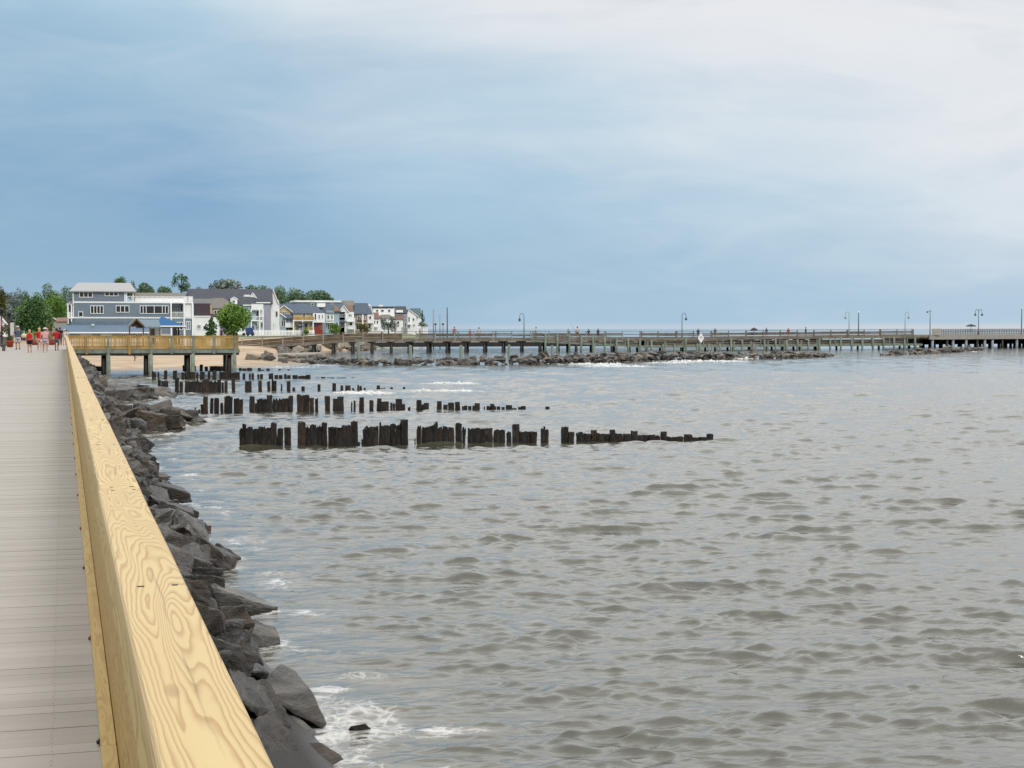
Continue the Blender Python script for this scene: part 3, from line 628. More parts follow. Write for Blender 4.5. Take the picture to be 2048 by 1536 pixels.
row4 = T('15,30,155 32,45,160 58,70,160 105,130,150 172,203,150 235,255,165 258,300,160 300,340,162 345,360,162 372,408,160 432,450,160 465,495,152 520,580,160 585,668,166 690,710,172 738,752,170 757,775,172 800,815,178 820,842,178 885,918,173 928,955,185 960,988,185 1000,1020,178 1022,1048,186 1060,1100,186 1105,1160,190 1160,1195,184 1230,1260,206 1275,1305,200 1315,1370,204 1395,1460,205 1500,1520,203')
row5 = T('245,290,112 325,343,116 372,395,108 410,432,122 445,500,118 500,550,120 665,685,132 690,720,136 725,760,132 805,825,134 828,845,146 870,890,137 958,975,142 1025,1040,143 1070,1110,150')
groin(Z1, row1a, (478, 894), (1425, 880), 'tall blackened stake in the nearest and longest row of rotten groin stakes', 'low worn stump in the nearest and longest row of rotten groin stakes', 'stakes of the nearest groin row', .17)
groin(Z2, row1b, (478, 894), (1425, 880), 'tall blackened stake in the nearest and longest row of rotten groin stakes', 'low worn stump in the nearest and longest row of rotten groin stakes', 'stakes of the nearest groin row', .17)
groin(Z1, row2a, (390, 826), (1050, 818), 'tall dark stake in the second row of groin stakes from the camera', 'low dark stump in the second row of groin stakes from the camera', 'stakes of the second groin row', .2)
groin(Z2, row2b, (390, 826), (1050, 818), 'tall dark stake in the second row of groin stakes from the camera', 'low dark stump in the second row of groin stakes from the camera', 'stakes of the second groin row', .2)
groin(Z1, row3, (316, 785), (812, 779), 'tall dark stake in the middle row of groin stakes', 'low dark stump in the middle row of groin stakes', 'stakes of the middle groin row', .25)
groin(Z1, row4, (304, 759), (730, 756), 'tall stake in the groin row just seaward of the wooden platform piles', 'low stump in the groin row just seaward of the wooden platform piles', 'stakes of the fourth groin row', .3)
groin(Z1, row5, (365, 742.5), (600, 740), 'dark stake standing at the edge of the sand beyond the platform', 'tiny dark stump at the edge of the sand beyond the platform', 'stakes of the beach groin row', .4)
# ------------------------------------------------------------------ viewing platform
YP = 133.2
plat = thing('viewing_platform', 'tan wooden viewing platform with balustrade on piles over the beach', 'platform', (7, YP, DECK))
X0 = .32; X1 = PY(478, 690, YP).x; YB = YP+9
top = DECK+1.07
m_ = MB()
yy = YP+.02
while yy < YB: m_.box(X0, X1, yy, yy+.135, DECK-.04, DECK); yy += .142
m_.build('deck', 'wood_grey', plat)
for (a, b_) in (((X0, YP-.03), (X1, YP-.03)), ((X0, YB+.03), (X1, YB+.03))):
    MB().beam((a[0], a[1], DECK-.19), (b_[0], b_[1], DECK-.19), .06, .29).build('fascia_beam', 'wood_green', plat)
MB().beam((X1+.03, YP, DECK-.19), (X1+.03, YB, DECK-.19), .06, .29).build('fascia_beam', 'wood_green', plat)
jx = MB()
for x in np.arange(X0+.3, X1, .6): jx.box(x-.025, x+.025, YP+.05, YB-.05, DECK-.28, DECK-.042)
jx.build('joists', 'pile_dark', plat)
for yv in (YP+.1, YB-.1, ):
    MB().box(X0, X1, yv-.09, yv+.09, DECK-.52, DECK-.285).build('cross_beam', 'pile_dark', plat)
posts = [(173, 'wood_tan', 0), (216, 'wood_green', 1), (259, 'wood_tan', 0), (302, 'wood_green', 1), (343, 'wood_green', 0), (387, 'wood_green', 1), (428, 'wood_green', 0), (470, 'wood_green', 1)]
for px, mt, tall in posts:
    x = PY(px, 690, YP-.1).x
    MB().box(x-.09, x+.09, YP-.16, YP-.02, DECK-.42, top+(.03 if tall else -.02)).build('post', mt, plat)
for a in np.linspace(X0+.1, X1-.1, 8): MB().box(a-.07, a+.07, YB-.1, YB+.02, DECK-.3, top-.03).build('post', 'wood_tan', plat)
MB().box(X0, X1, YP-.03, YP+.13, top-.035, top).build('handrail', 'wood_tan', plat)
MB().box(X1-.06, X1+.09, YP+.14, YB-.14, top-.035, top).build('handrail', 'wood_tan', plat)
MB().box(X0, X1, YB-.1, YB+.06, top-.035, top).build('handrail', 'wood_tan', plat)
xsn = [X0]+[PY(p[0], 690, YP).x for p in posts]+[X1]
for a, b_ in zip(xsn, xsn[1:]):
    if b_-a < .3: continue
    pn = MB(); pn.box(a+.1, b_-.1, YP, YP+.04, top-.17, top-.04); pn.box(a+.1, b_-.1, YP, YP+.04, DECK+.04, DECK+.15)
    x = a+.16
    while x < b_-.14: pn.box(x-.032, x+.032, YP+.042, YP+.085, DECK+.02, top-.045); x += .128
    pn.build('baluster_panel', 'wood_tan', plat)
pn = MB(); pn.box(X1-.02, X1+.02, YP+.2, YB-.2, top-.17, top-.04); pn.box(X1-.02, X1+.02, YP+.2, YB-.2, DECK+.04, DECK+.15)
for yv in np.arange(YP+.3, YB-.2, .13): pn.box(X1-.065, X1-.025, yv-.03, yv+.03, DECK+.02, top-.045)
pn.build('baluster_panel', 'wood_tan', plat)
pn = MB(); pn.box(X0, X1, YB-.04, YB, top-.17, top-.04); pn.box(X0, X1, YB-.04, YB, DECK+.04, DECK+.15)
for x in np.arange(X0+.2, X1-.2, .13): pn.box(x-.03, x+.03, YB-.09, YB-.045, DECK+.02, top-.045)
pn.build('baluster_panel', 'wood_tan', plat)
for px in (216, 301, 385, 468):
    x = PY(px, 720, YP).x
    MB().cyl((x, YP-.16, -1.5), (x+.02, YP-.16, DECK-.4), .2, .17, 10).build('pile', 'wood_green', plat, True)
    MB().cyl((x-.36, YP+.5, -1.5), (x-.33, YP+.5, DECK-.45), .22, .2, 10).build('pile', 'pile_dark', plat, True)
    MB().cyl((x+.1, YB-.3, -1.5), (x+.1, YB-.3, DECK-.5), .18, .17, 10).build('pile', 'pile_dark', plat, True)
MB().box(X0+.2, X1-6.5, YB-.9, YB-.4, DECK+.42, DECK+.47).build('bench_seat', 'wood_grey', plat)
# ------------------------------------------------------------------ main pier
def dpier(px): return F*EYE/(47-.008*(px-900))
def pp(px, z): return PC(px, HZ, dpier(px))*1 + Vector((0, 0, 0)) if False else Vector((PC(px, 660, dpier(px)).x, PC(px, 660, dpier(px)).y, z))
pier = thing('fishing_pier', 'long weathered wooden fishing pier on dark piles reaching far out into the bay', 'pier', tuple(pp(1000, 1.9)))
def zdeck(px): return float(np.interp(px, [440, 478, 700, 830, 1400, 2000, 2300], [.8, 1.0, 2.08, 2.12, 2.12, 2.62, 2.66]))
pxs = [440, 478, 700, 830, 1000, 1200, 1400, 1600, 1750, 1855]
wd = Vector((math.sin(.06), math.cos(.06), 0))*4.2
dkm = MB(); 
for a, b_ in zip(pxs, pxs[1:]):
    p, q = pp(a, zdeck(a)), pp(b_, zdeck(b_)); h = Vector((0, 0, .12))
    dkm.hexa([p-h, q-h, q+wd-h, p+wd-h, p, q, q+wd, p+wd])
dkm.build('deck', 'wood_brown', pier)
fb = MB()
for a, b_ in zip(pxs, pxs[1:]):
    p, q = pp(a, zdeck(a)-.2), pp(b_, zdeck(b_)-.2); fb.beam(p-wd*.01, q-wd*.01, .1, .42); fb.beam(p+wd*1.01, q+wd*1.01, .1, .34)
fb.build('edge_beam', 'wood_grey', pier)
rnd = random.Random(4)
def railing(nearside, a, b_, step_m, parent, mats, hz=1.12, zf=zdeck, pf=pp, off=0, slats=3, postname='rail_post'):
    px = a; last = None; posts = []
    while px <= b_+1:
        posts.append(px); px += step_m*F/dpier(px)
    o = wd*off
    for i, px in enumerate(posts):
        p = pf(px, zf(px))+o
        MB().box(p.x-.07, p.x+.07, p.y-.1, p.y+.06, p.z-.45, p.z+hz-.02).build(postname, mats[0], parent)
    sl = [MB() for _ in range(slats+1)]
    for i, (u, v) in enumerate(zip(posts, posts[1:])):
        p, q = pf(u, zf(u))+o, pf(v, zf(v))+o
        for k in range(slats+1):
            zz = hz if k == slats else .12+(hz-.2)*k/slats
            dz = Vector((0, 0, zz+rnd.uniform(-.02, .02))); bk = wd*(.012 if k < slats else 0)
            sl[k].beam(p+dz+bk, q+dz+bk, .05 if k < slats else .2, (.205 if slats == 4 else .17 if rnd.random() < .8 else .1) if k < slats else .05)
    for k in range(slats+1): sl[k].build('rail_board' if k < slats else 'handrail', mats[1], parent)
    return posts
P1 = railing(True, 442, 830, 3.1, pier, ('concrete', 'wood_brown'), 1.15, slats=4)
P2 = railing(True, 832, 1276, 3.1, pier, ('concrete', 'wood_pier'), 1.22, slats=3)
P3 = railing(True, 1280, 1855, 3.1, pier, ('wood_grey', 'wood_pier'), 1.22, slats=3)
railing(False, 446, 1850, 6.2, pier, ('wood_grey', 'wood_brown'), 1.2, off=1.0, slats=2, postname='rear_rail_post')
# pile bents
px = 470.6; k = 0
while px < 1860:
    p = pp(px, zdeck(px)-.3)
    MB().box(p.x-.22, p.x+.22, p.y-.1, p.y+4.4, p.z-.34, p.z-.06).build('bent_cap', 'pile_dark', pier)
    n_ = 4
    for j in range(n_):
        q = p+wd*(.02+j*.32); bx = (j-1.5)*.36 if px > 810 else (j-1.5)*.2
        MB().cyl((q.x+bx*1.25, q.y, -2), (q.x+bx, q.y, q.z-.3), .24, .2, 8).build('pile', 'pile_dark' if px < 1280 or j else 'pile_green', pier, True)
    px += 3.04*F/dpier(px); k += 1
    if k > 32: break
# outer white-railed end section
end = thing('pier_head', 'outer pier head with concrete deck and white picket railing at the right edge', 'pier', tuple(pp(1960, 2.4)))
e0, e1 = 1858, 2350
p, q = pp(e0, zdeck(e0)), pp(e1, zdeck(e1)); W2 = wd*5; h = Vector((0, 0, .75))
MB().hexa([p-h, q-h, q+W2-h, p+W2-h, p, q, q+W2, p+W2]).build('deck', 'wood_grey', end)
MB().beam(p+Vector((0, -.1, -.42)), q+Vector((0, -.1, -.42)), .18, .84).build('edge_beam', 'concrete', end)
rl = MB(); px = e0+12
rl.beam(pp(e0+10, zdeck(e0)+1.15), pp(e1, zdeck(e1)+1.15), .1, .08); rl.beam(pp(e0+10, zdeck(e0)+.25), pp(e1, zdeck(e1)+.25), .06, .08)
while px < e1:
    a = pp(px, zdeck(px)); rl.box(a.x-.06, a.x+.06, a.y-.03, a.y+.03, a.z, a.z+1.12); px += 3.4
    b_ = pp(px, zdeck(px)); rl.beam(a+Vector((0, 0, .25)), b_+Vector((0, 0, 1.1)), .07, .06)
rl.build('picket_railing', 'wood_grey', end)
px = 1870
while px < 2300:
    for j in range(4):
        a = pp(px+rnd.uniform(-6, 6), 0)+wd*(.05+1.1*j)
        MB().cyl((a.x, a.y, -2), (a.x, a.y, 1.8), .3, .28, 8).build('pile', ('galv', 'pile_dark', 'pile_green', 'pile_dark')[j] if px % 3 else 'pile_dark', end, True)
    px += 20
bk = pp(1290, 1.15)+wd*.99; MB().beam(bk, pp(1860, 1.25)+wd*.99, .1, 1.0).build('added_shade_board', 'pile_dark', pier)  # added dark board, stands in for the shade beneath the pier deck
MB().beam(p+W2*.96+Vector((0, 0, -1.35)), q+W2*.96+Vector((0, 0, -1.35)), .15, 1.5).build('added_shade_board', 'pile_dark', end)  # added dark sheet behind the piles, gives the pier head's underside its shade
# white gate panel and kiosk between the sections
kp = pp(1866, zdeck(1866))
MB().box(kp.x-.3, kp.x+1.6, kp.y-.25, kp.y-.15, kp.z, kp.z+1.25).build('gate_panel', 'concrete', end)
# ------------------------------------------------------------------ low boat dock in front of the pier
dock = thing('boat_dock', 'low green timber boat dock with slatted rails along the front of the pier', 'dock', tuple(pp(1500, 1.1)-wd*2))
def pd(px, z): 
    s = dpier(px)*float(np.interp(px, [1060, 1130, 1290, 1850], [.985, .972, .963, .965])); a = PC(px, 660, s); return Vector((a.x, a.y, z))
def zd(px): return float(np.interp(px, [1060, 1285, 1290, 1850], [1.98, .95, .92, .98]))
dm = MB(); wd2 = Vector((.1, 3.0, 0))
pl = [1062, 1130, 1285, 1400, 1600, 1845]
for a, b_ in zip(pl, pl[1:]):
    p, q = pd(a, zd(a)), pd(b_, zd(b_)); h = Vector((0, 0, .12)); dm.hexa([p-h, q-h, q+wd2-h, p+wd2-h, p, q, q+wd2, p+wd2])
dm.build('deck', 'wood_grey', dock)
fm = MB()
for a, b_ in zip(pl, pl[1:]): fm.beam(pd(a, zd(a)-.2)-wd2*.02, pd(b_, zd(b_)-.2)-wd2*.02, .08, .3)
fm.build('edge_beam', 'wood_dock', dock)
railing(True, 1066, 1286, 2.6, dock, ('wood_green', 'wood_grey'), 1.15, zd, pd, 0, 3)
railing(True, 1290, 1842, 3.4, dock, ('wood_dock', 'wood_grey'), 1.1, zd, pd, 0, 3)
px = 1090.0; k = 0
while px < 1845:
    p = pd(px, 0)
    tall = zd(px)+rnd.choice((.9, 1.15, 1.3, .3)) if px > 1285 else zd(px)+1.2
    MB().cyl((p.x, p.y-.25, -2), (p.x, p.y-.25, tall), .2, .18, 8).build('pile', 'pile_green' if rnd.random() < .75 else 'wood_dock', dock, True)
    if k % 2 == 0: MB().cyl((p.x+.5, p.y+2.4, -2), (p.x+.5, p.y+2.4, zd(px)-.1), .22, .2, 8).build('pile', 'pile_dark', dock, True)
    px += 2.0*F/dpier(px); k += 1
# free-standing mooring piles behind the breakwater
for i, (px, yt, yb) in enumerate(((717, 681, 713), (821, 690, 716), (922, 690, 720), (1018, 689, 712), (1104, 690, 708), (1188, 689, 706), (1424, 691, 704), (1512, 690, 700))):
    base = W(px, yb+1.5, 0); dist = (base-Vector((0, 0, EYE))).dot(fwd); zt = PC(px, yt, dist).z
    o = MB().cyl((0, 0, -2), (0, 0, zt-.08), .21, .2, 10).cyl((0, 0, zt-.08), (0, 0, zt), .2, .12, 10).build('mooring_pile', 'pile_green', smooth=True)
    o.location = (base.x, base.y, 0)
    tag(o, ('tallest grey green mooring pile, leftmost behind the breakwater', 'pale green mooring pile second from the left behind the breakwater', 'green mooring pile behind the breakwater left of the tall pier lamp', 'thick green mooring pile just left of the tall pier lamp', 'green mooring pile below the head of the pier ramp', 'green mooring pile under the middle of the ramp', 'broad green mooring pile just right of the white diamond sign', 'green mooring pile by the rocks below the dark umbrella')[i], 'mooring pile', 'mooring piles behind the breakwater')
# diamond sign
sg = PC(1402, 676, 232); sgn = thing('diamond_sign', 'white diamond warning sign on a green pile in front of the dock', 'sign', (sg.x, sg.y, 0))
k = .80
MB().add([(sg.x+a*k*.62, sg.y+e, sg.z+c*k*.95) for e in (0, .03) for a, c in ((0, -1), (1, 0), (0, 1), (-1, 0))], [(0, 1, 2, 3), (7, 6, 5, 4), (0, 4, 5, 1), (1, 5, 6, 2), (2, 6, 7, 3), (3, 7, 4, 0)]).build('panel', 'white', sgn)
tx = MB()
for zz, wv in ((.22, .16), (.08, .3), (-.06, .22)): tx.box(sg.x-wv, sg.x+wv, sg.y-.006, sg.y-.003, sg.z+zz-.025, sg.z+zz+.025)
tx.build('marking', 'sign_mark', sgn)
MB().cyl((sg.x, sg.y+.3, -2), (sg.x, sg.y+.3, sg.z-.15), .2, .18, 10).build('pile', 'pile_green', sgn, True)
# ------------------------------------------------------------------ pier lamps, masts
def crook_lamp(px, ytop, dist, zb, side, label, mat='metal', double=False):
    base = PC(px, 660, dist); zt = PC(px, ytop, dist).z
    L = thing('street_lamp', label, 'street lamp', (base.x, base.y, zb), 'lamps along the pier')
    x, y_ = base.x, base.y; r = .38; H = zt-2*r
    MB().cyl((x, y_, zb), (x, y_, zb+.9), .13, .1, 8).cyl((x, y_, zb+.9), (x, y_, H), .07, .055, 8).build('pole', mat, L, True)
    for sdir in ((side,) if not double else (1, -1)):
        pts = [(x+sdir*(r-r*math.cos(t)), y_, H+r*1.6*math.sin(t)) for t in np.linspace(0, math.pi, 9)]; pts.append((x+sdir*2*r, y_, H-.25))
        MB().tube(pts, .04, 6).build('arm', mat, L, True)
        lx = x+sdir*2*r
        MB().loft([[(lx+rr*math.cos(t), y_+rr*math.sin(t), H+zz) for t in np.linspace(0, 2*math.pi, 9)[:-1]] for rr, zz in ((.05, -.2), (.12, -.28), (.26, -.5), (.28, -.55))]).build('lantern', mat, L, True)
        MB().ell((lx, y_, H-.6), (.17, .17, .17), 8, 5).build('bulb', 'lamp', L, True)
crook_lamp(1048, 625, dpier(1048)+2, 2.0, -1, 'tall lamp post with hanging lantern near the middle of the picture above the pier')
crook_lamp(1364, 624, dpier(1364)+2, 2.0, 1, 'slim lamp post with a curled top above the dock left of the diamond sign')
crook_lamp(1698, 622, dpier(1698)+2, 2.3, -1, 'pale lamp post with a round hanging lantern, left of the white capped pole', 'galv')
crook_lamp(1810, 622, dpier(1810)+2, 2.4, 1, 'pale lamp post with curled top between the white capped pole and the floodlight pole', 'galv')
crook_lamp(1957, 617, dpier(1957)+2, 2.55, -1, 'sturdy lamp post with two lanterns beside the dark umbrella on the pier head', double=True)
for px, yt, lab_, zb, hd in ((1717, 625, 'plain pole with a white cap light on the pier', 2.35, 0), (1860, 619, 'teal pole with a small floodlight at the start of the pier head', 2.45, 1), (2043, 617, 'plain grey pole at the right edge of the picture on the pier head', 2.55, 0)):
    dist = dpier(px)+1; b_ = PC(px, 660, dist); zt = PC(px, yt, dist).z
    t_ = thing('light_pole', lab_, 'light pole', (b_.x, b_.y, zb))
    MB().cyl((b_.x, b_.y, zb), (b_.x, b_.y, zt), .1, .07, 8).build('pole', 'metal' if px != 1860 else 'wood_green', t_, True)
    if hd: 
        MB().beam((b_.x-.6, b_.y, zt-.35), (b_.x+.3, b_.y, zt-.35), .06, .06).build('crossarm', 'metal', t_); MB().box(b_.x-.75, b_.x-.45, b_.y-.1, b_.y+.1, zt-.62, zt-.4).build('floodlight', 'black', t_)
    else: MB().ell((b_.x, b_.y, zt+.05), (.15, .15, .16), 8, 5).build('cap_light', 'white', t_, True)
for px, yt, lab_ in ((867, 620, 'tall pale mast behind the pier right of the houses, left of three'), (880, 632, 'short thin mast between two taller masts behind the pier'), (894.5, 616, 'tallest brown mast behind the pier, right of three')):
    b_ = PC(px, 670, 330); zt = PC(px, yt, 330).z
    o = MB().cyl((0, 0, 0), (0, 0, zt), .16, .1, 8).cyl((-.0, 0, zt-.02), (0, 0, zt+.1), .16, .05, 6).build('mast', 'wood_brown' if px > 890 else 'galv', smooth=True); o.location = (b_.x, b_.y, 0); tag(o, lab_, 'mast')
for px, lab_ in ((871, 'small black lamp behind the pier beside the left mast'), (886, 'small black lamp behind the pier between the masts'), (604, 'black lamp post in front of the yellow house')):
    dist = 330; b_ = PC(px, 670, dist); zt = PC(px, 650 if px > 700 else 648, dist).z
    t_ = thing('street_lamp', lab_, 'street lamp', (b_.x, b_.y, 2)); MB().cyl((b_.x, b_.y, 1), (b_.x, b_.y, zt), .09, .06, 8).build('pole', 'black', t_, True)
    MB().ell((b_.x, b_.y, zt+.18), (.28, .28, .2), 8, 5).build('lantern', 'black', t_, True)
def umbrella(px, ytop, w_, zb, label):
    dist = dpier(px)-.5; b_ = PC(px, 660, dist); zt = PC(px, ytop, dist).z; rr = w_*dist/F/2
    t_ = thing('umbrella', label, 'umbrella', (b_.x, b_.y, zb))
    MB().cyl((b_.x, b_.y, zb), (b_.x, b_.y, zt-.05), .05, .05, 6).build('pole', 'galv', t_)
    MB().loft([[(b_.x+r_*rr*math.cos(t), b_.y+r_*rr*math.sin(t), zt-dz) for t in np.linspace(0, 2*math.pi, 11)[:-1]] for r_, dz in ((1, .42), (.97, .5), (.6, .3), (.04, .06), (.03, 0), (.45, .12), (.8, .27), (1.0, .44))][::1]).build('canopy', 'black', t_)
umbrella(1508, 655, 15, 1.9, 'dark umbrella spread above the pier rail right of the diamond sign')
umbrella(1942, 648, 21, 2.4, 'wide dark umbrella with a pale pole on the pier head')
# dark bulkhead behind the pier
bw = MB().beam(PC(648, 690, 298), PC(1640, 686.5, 335), .6, .85).build('bulkhead', 'pile_dark'); tag(bw, 'dark harbour bulkhead wall seen between the pier piles', 'bulkhead')
bg = MB().beam(PC(648, 684.6, 299), PC(1640, 682, 336), 1.2, .22).build('bulkhead_walkway', 'concrete'); tag(bg, 'pale walkway along the top of the harbour bulkhead behind the pier', 'walkway')
# ------------------------------------------------------------------ houses
class H:
    def __init__(s, name, label, cat, Y, px, zb=1.9, group=None):
        s.Y = Y; b = PY(px, 670, Y); s.o = thing(name, label, cat, (b.x, Y, zb), group); s.zb = zb
    def X(s, px, dy=0): return PY(px, 660, s.Y+dy).x
    def Z(s, px, py, dy=0): return PY(px, py, s.Y+dy).z
    def wall(s, mat, x0, x1, yt, yb=None, dy=0, dep=8, name='wall'):
        xa, xb = s.X(x0, dy), s.X(x1, dy); zt = s.Z((x0+x1)/2, yt, dy); zb = s.zb-.5 if yb is None else s.Z((x0+x1)/2, yb, dy)
        return MB().box(xa, xb, s.Y+dy, s.Y+dy+dep, zb, zt).build(name, mat, s.o)
    def roofx(s, mat, x0, x1, ye, yr, inset0=0, inset1=0, dy=0, dep=8, name='roof', th=.18):
        """ridge parallel to the view's left-right"""
        xa, xb = s.X(x0, dy), s.X(x1, dy); ze = s.Z((x0+x1)/2, ye, dy-.3); zr = s.Z((x0+x1)/2, yr, dy+dep/2); ra, rb = s.X(x0+inset0, dy+dep/2), s.X(x1-inset1, dy+dep/2)
        y0, ym, y1 = s.Y+dy-.3, s.Y+dy+dep/2, s.Y+dy+dep+.3
        v = [(xa, y0, ze), (xb, y0, ze), (xb, y1, ze), (xa, y1, ze), (ra, ym, zr), (rb, ym, zr)]
        v += [(xa, y0, ze-th), (xb, y0, ze-th), (xb, y1, ze-th), (xa, y1, ze-th)]
        return MB().add(v, [(0, 1, 5, 4), (2, 3, 4, 5), (0, 4, 3), (1, 2, 5), (0, 6, 7, 1), (1, 7, 8, 2), (2, 8, 9, 3), (3, 9, 6, 0), (6, 9, 8, 7)]).build(name, mat, s.o)
    def gable(s, wmat, rmat, x0, x1, ye, ya, dy=0, dep=6, over=.35, xm=None, trim=True):
        """gable end facing the viewer: wall triangle + two roof slopes"""
        xa, xb = s.X(x0, dy), s.X(x1, dy); xc = s.X(xm, dy) if xm else (xa+xb)/2; ze = s.Z((x0+x1)/2, ye, dy); za = s.Z((x0+x1)/2, ya, dy); y0, y1 = s.Y+dy, s.Y+dy+dep
        MB().add([(xa, y0, ze), (xb, y0, ze), (xc, y0, za-.12), (xa, y1, ze), (xb, y1, ze), (xc, y1, za-.12)], [(0, 1, 2), (5, 4, 3), (0, 3, 4, 1)]).build('gable_wall', wmat, s.o)
        r = MB(); t = .14
        for xe in (xa, xb):
            dx = (xe-xc); ox = xe+dx*.08; oz = ze-(za-ze)*.08
            r.hexa([(ox, y0-over, oz), (xc, y0-over, za), (xc, y1+.1, za), (ox, y1+.1, oz), (ox, y0-over, oz+t), (xc, y0-over, za+t), (xc, y1+.1, za+t), (ox, y1+.1, oz+t)])
        r.build('roof', rmat, s.o)
        if trim:
            tr = MB()
            for xe in (xa, xb):
                dx = (xe-xc); ox = xe+dx*.08; oz = ze-(za-ze)*.08
                tr.beam((ox, y0-over-.03, oz+.05), (xc, y0-over-.03, za+.05), .05, .2)
            tr.build('barge_board', 'white', s.o)
    def win(s, x0, x1, y0, y1, n=1, dy=0, glass='glass', weights=None, frame='white', name='window', ft=.1):
        d = dy-.12; xa, xb = s.X(x0, d), s.X(x1, d); zt, zb = s.Z((x0+x1)/2, y0, d), s.Z((x0+x1)/2, y1, d); Y = s.Y+d; t = min(ft, (xb-xa)*.16)
        f = MB(); f.box(xa, xb, Y, Y+.1, zt-t, zt); f.box(xa, xb, Y, Y+.1, zb, zb+t)
        ws = weights or [1]*n; tot = sum(ws); cur = xa+t/2; W_ = xb-xa-t; gl = MB(); edges = [xa+t/2]
        for q in ws: cur += W_*q/tot; edges.append(cur)
        for e in edges: f.box(e-t/2, e+t/2, Y, Y+.1, zb+t, zt-t)
        for a, b_ in zip(edges, edges[1:]): gl.box(a+t/2, b_-t/2, Y+.04, Y+.08, zb+t, zt-t)
        fo = f.build(name, frame, s.o); gl.build('pane', glass, fo)
    def band(s, mat, x0, x1, y0, y1, dy=-.05, dep=.1, name='trim_band'):
        xa, xb = s.X(x0, dy), s.X(x1, dy); return MB().box(xa, xb, s.Y+dy, s.Y+dy+dep, s.Z((x0+x1)/2, y1, dy), s.Z((x0+x1)/2, y0, dy)).build(name, mat, s.o)
    def post(s, px, y0, y1=None, dy=-1.5, r=.09, mat='white', name='porch_post'):
        x = s.X(px, dy); zb = s.zb-.3 if y1 is None else s.Z(px, y1, dy); return MB().box(x-r, x+r, s.Y+dy-r, s.Y+dy+r, zb, s.Z(px, y0, dy)).build(name, mat, s.o)
    def balc(s, x0, x1, yr, yf, out=1.5, dy=0, mat='white', solid=False, floor='white'):
        d = dy-out; xa, xb = s.X(x0, d), s.X(x1, d); zf = s.Z((x0+x1)/2, yf, d); zr = s.Z((x0+x1)/2, yr, d); Y = s.Y+d
        b = MB().box(xa, xb, Y, s.Y+dy-.003, zf-.22, zf).build('balcony', floor, s.o)
        r = MB(); r.box(xa, xb, Y, Y+.08, zr-.1, zr); r.box(xa, xa+.08, Y+.09, s.Y+dy-.01, zr-.1, zr); r.box(xb-.08, xb, Y+.09, s.Y+dy-.01, zr-.1, zr)
        if solid: r.box(xa+.02, xb-.02, Y+.02, Y+.06, zf+.05, zr-.11)
        else:
            x = xa+.1
            while x < xb: r.box(x-.05, x+.05, Y+.02, Y+.06, zf+.01, zr-.101); x += .26
        r.build('railing', mat, b)
# ---- big blue-grey house
h = H('house', 'big three storey blue grey house with white bands and roof terrace', 'house', 292, 250, 1.7)
h.wall('grey_siding', 147, 386, 637, None, 0, 11)
h.wall('grey_siding', 147, 342, 606, 634.5, .0, 11)
h.wall('grey_siding', 147, 250, 583, 603.5, 0, 10.5)
h.band('white', 146.5, 386, 634.2, 636.6, -.06, .5); h.band('white', 146.5, 386.5, 603.3, 606.2, -.06, .5)
h.band('white', 146, 148, 583, 634, -.05, .2, 'corner_board'); h.band('white', 249.2, 251, 583, 603, -.05, .2, 'corner_board'); h.band('white', 341, 343, 606.3, 634, -.05, .2, 'corner_board')
h.roofx('roof_grey', 139.5, 273, 582, 565.5, 18, 11, -.2, 11)
h.wall('white', 253, 386, 603.4, 604.6, .2, 11, 'terrace_floor')
h.post(267, 583, 604, -.0); h.post(253.5, 583, 604, -.0)
h.win(159, 186, 583.5, 595, 3); h.win(210, 237.5, 583.5, 592.3, 3)
h.win(157, 166.5, 623, 633.8, 1); h.win(181, 207.5, 611, 627.6, 4); h.win(232, 259, 611, 625, 3)
h.win(280, 337.5, 611, 627.6, 6, weights=[.6, .6, 1.6, 1.6, .6, .6])
rt = MB(); x = h.X(254, -.05); xe = h.X(386, -.05); zf = h.Z(320, 603.5); zr = h.Z(320, 592.5)
rt.box(x, xe, h.Y-.05, h.Y+.03, zr-.08, zr)
while x < xe: rt.box(x-.05, x+.05, h.Y-.04, h.Y+.02, zf, zr-.081); x += .9
rt.box(h.X(368, -.05), xe, h.Y-.04, h.Y+.02, zf+.05, zr-.09)
x = h.X(254, -.05)
while x < xe: rt.box(x-.015, x+.015, h.Y-.02, h.Y+.01, zf, zr-.082); x += .16
rt.build('terrace_railing', 'white', h.o)
h.wall('offwhite', 270, 371, 592, 604.4, 5, 5, 'terrace_wall'); h.roofx('roof_tan', 268, 373, 592, 585.5, 4, 4, 5, 6)
h.wall('grey_low', 343, 386, 606.5, 634, 3.5, 7, 'porch_back_wall')
for a in (342.5, 368.5, 385.5): h.post(a, 606.3, 675, -.15, .13)
h.band('white', 370, 385, 607, 633.8, .3, .1, 'curtain')
h.win(346, 359, 609, 634, 3, 3.45, 'glass_blue'); h.win(361, 366, 609, 624, 1, 3.45)
prl = MB(); zf = h.Z(356, 634); zr = h.Z(356, 624); x = h.X(343.5, -.1); xe = h.X(368, -.1); prl.box(x, xe, h.Y-.1, h.Y-.04, zr-.08, zr)
while x < xe: prl.box(x-.03, x+.03, h.Y-.09, h.Y-.05, zf+.02, zr-.082); x += .22
prl.build('porch_railing', 'white', h.o)
h.win(372, 381, 642.5, 660, 2, 0, 'glass_blue'); h.win(353, 366, 644, 660, 2, 0, 'glass')
h.wall('grey_low', 135, 146.8, 609, None, 1, 6, 'side_porch'); h.roofx('roof_grey', 132, 148, 608.5, 600.5, 10, 0, .2, 6.5, 'side_roof')
for a in (136.3, 143.5): h.post(a, 609, 648, -.1, .1)
h.band('white', 134.5, 147, 633.5, 637, -.25, .3); h.band('white', 134.5, 147, 624, 633, .6, .05, 'porch_railing')
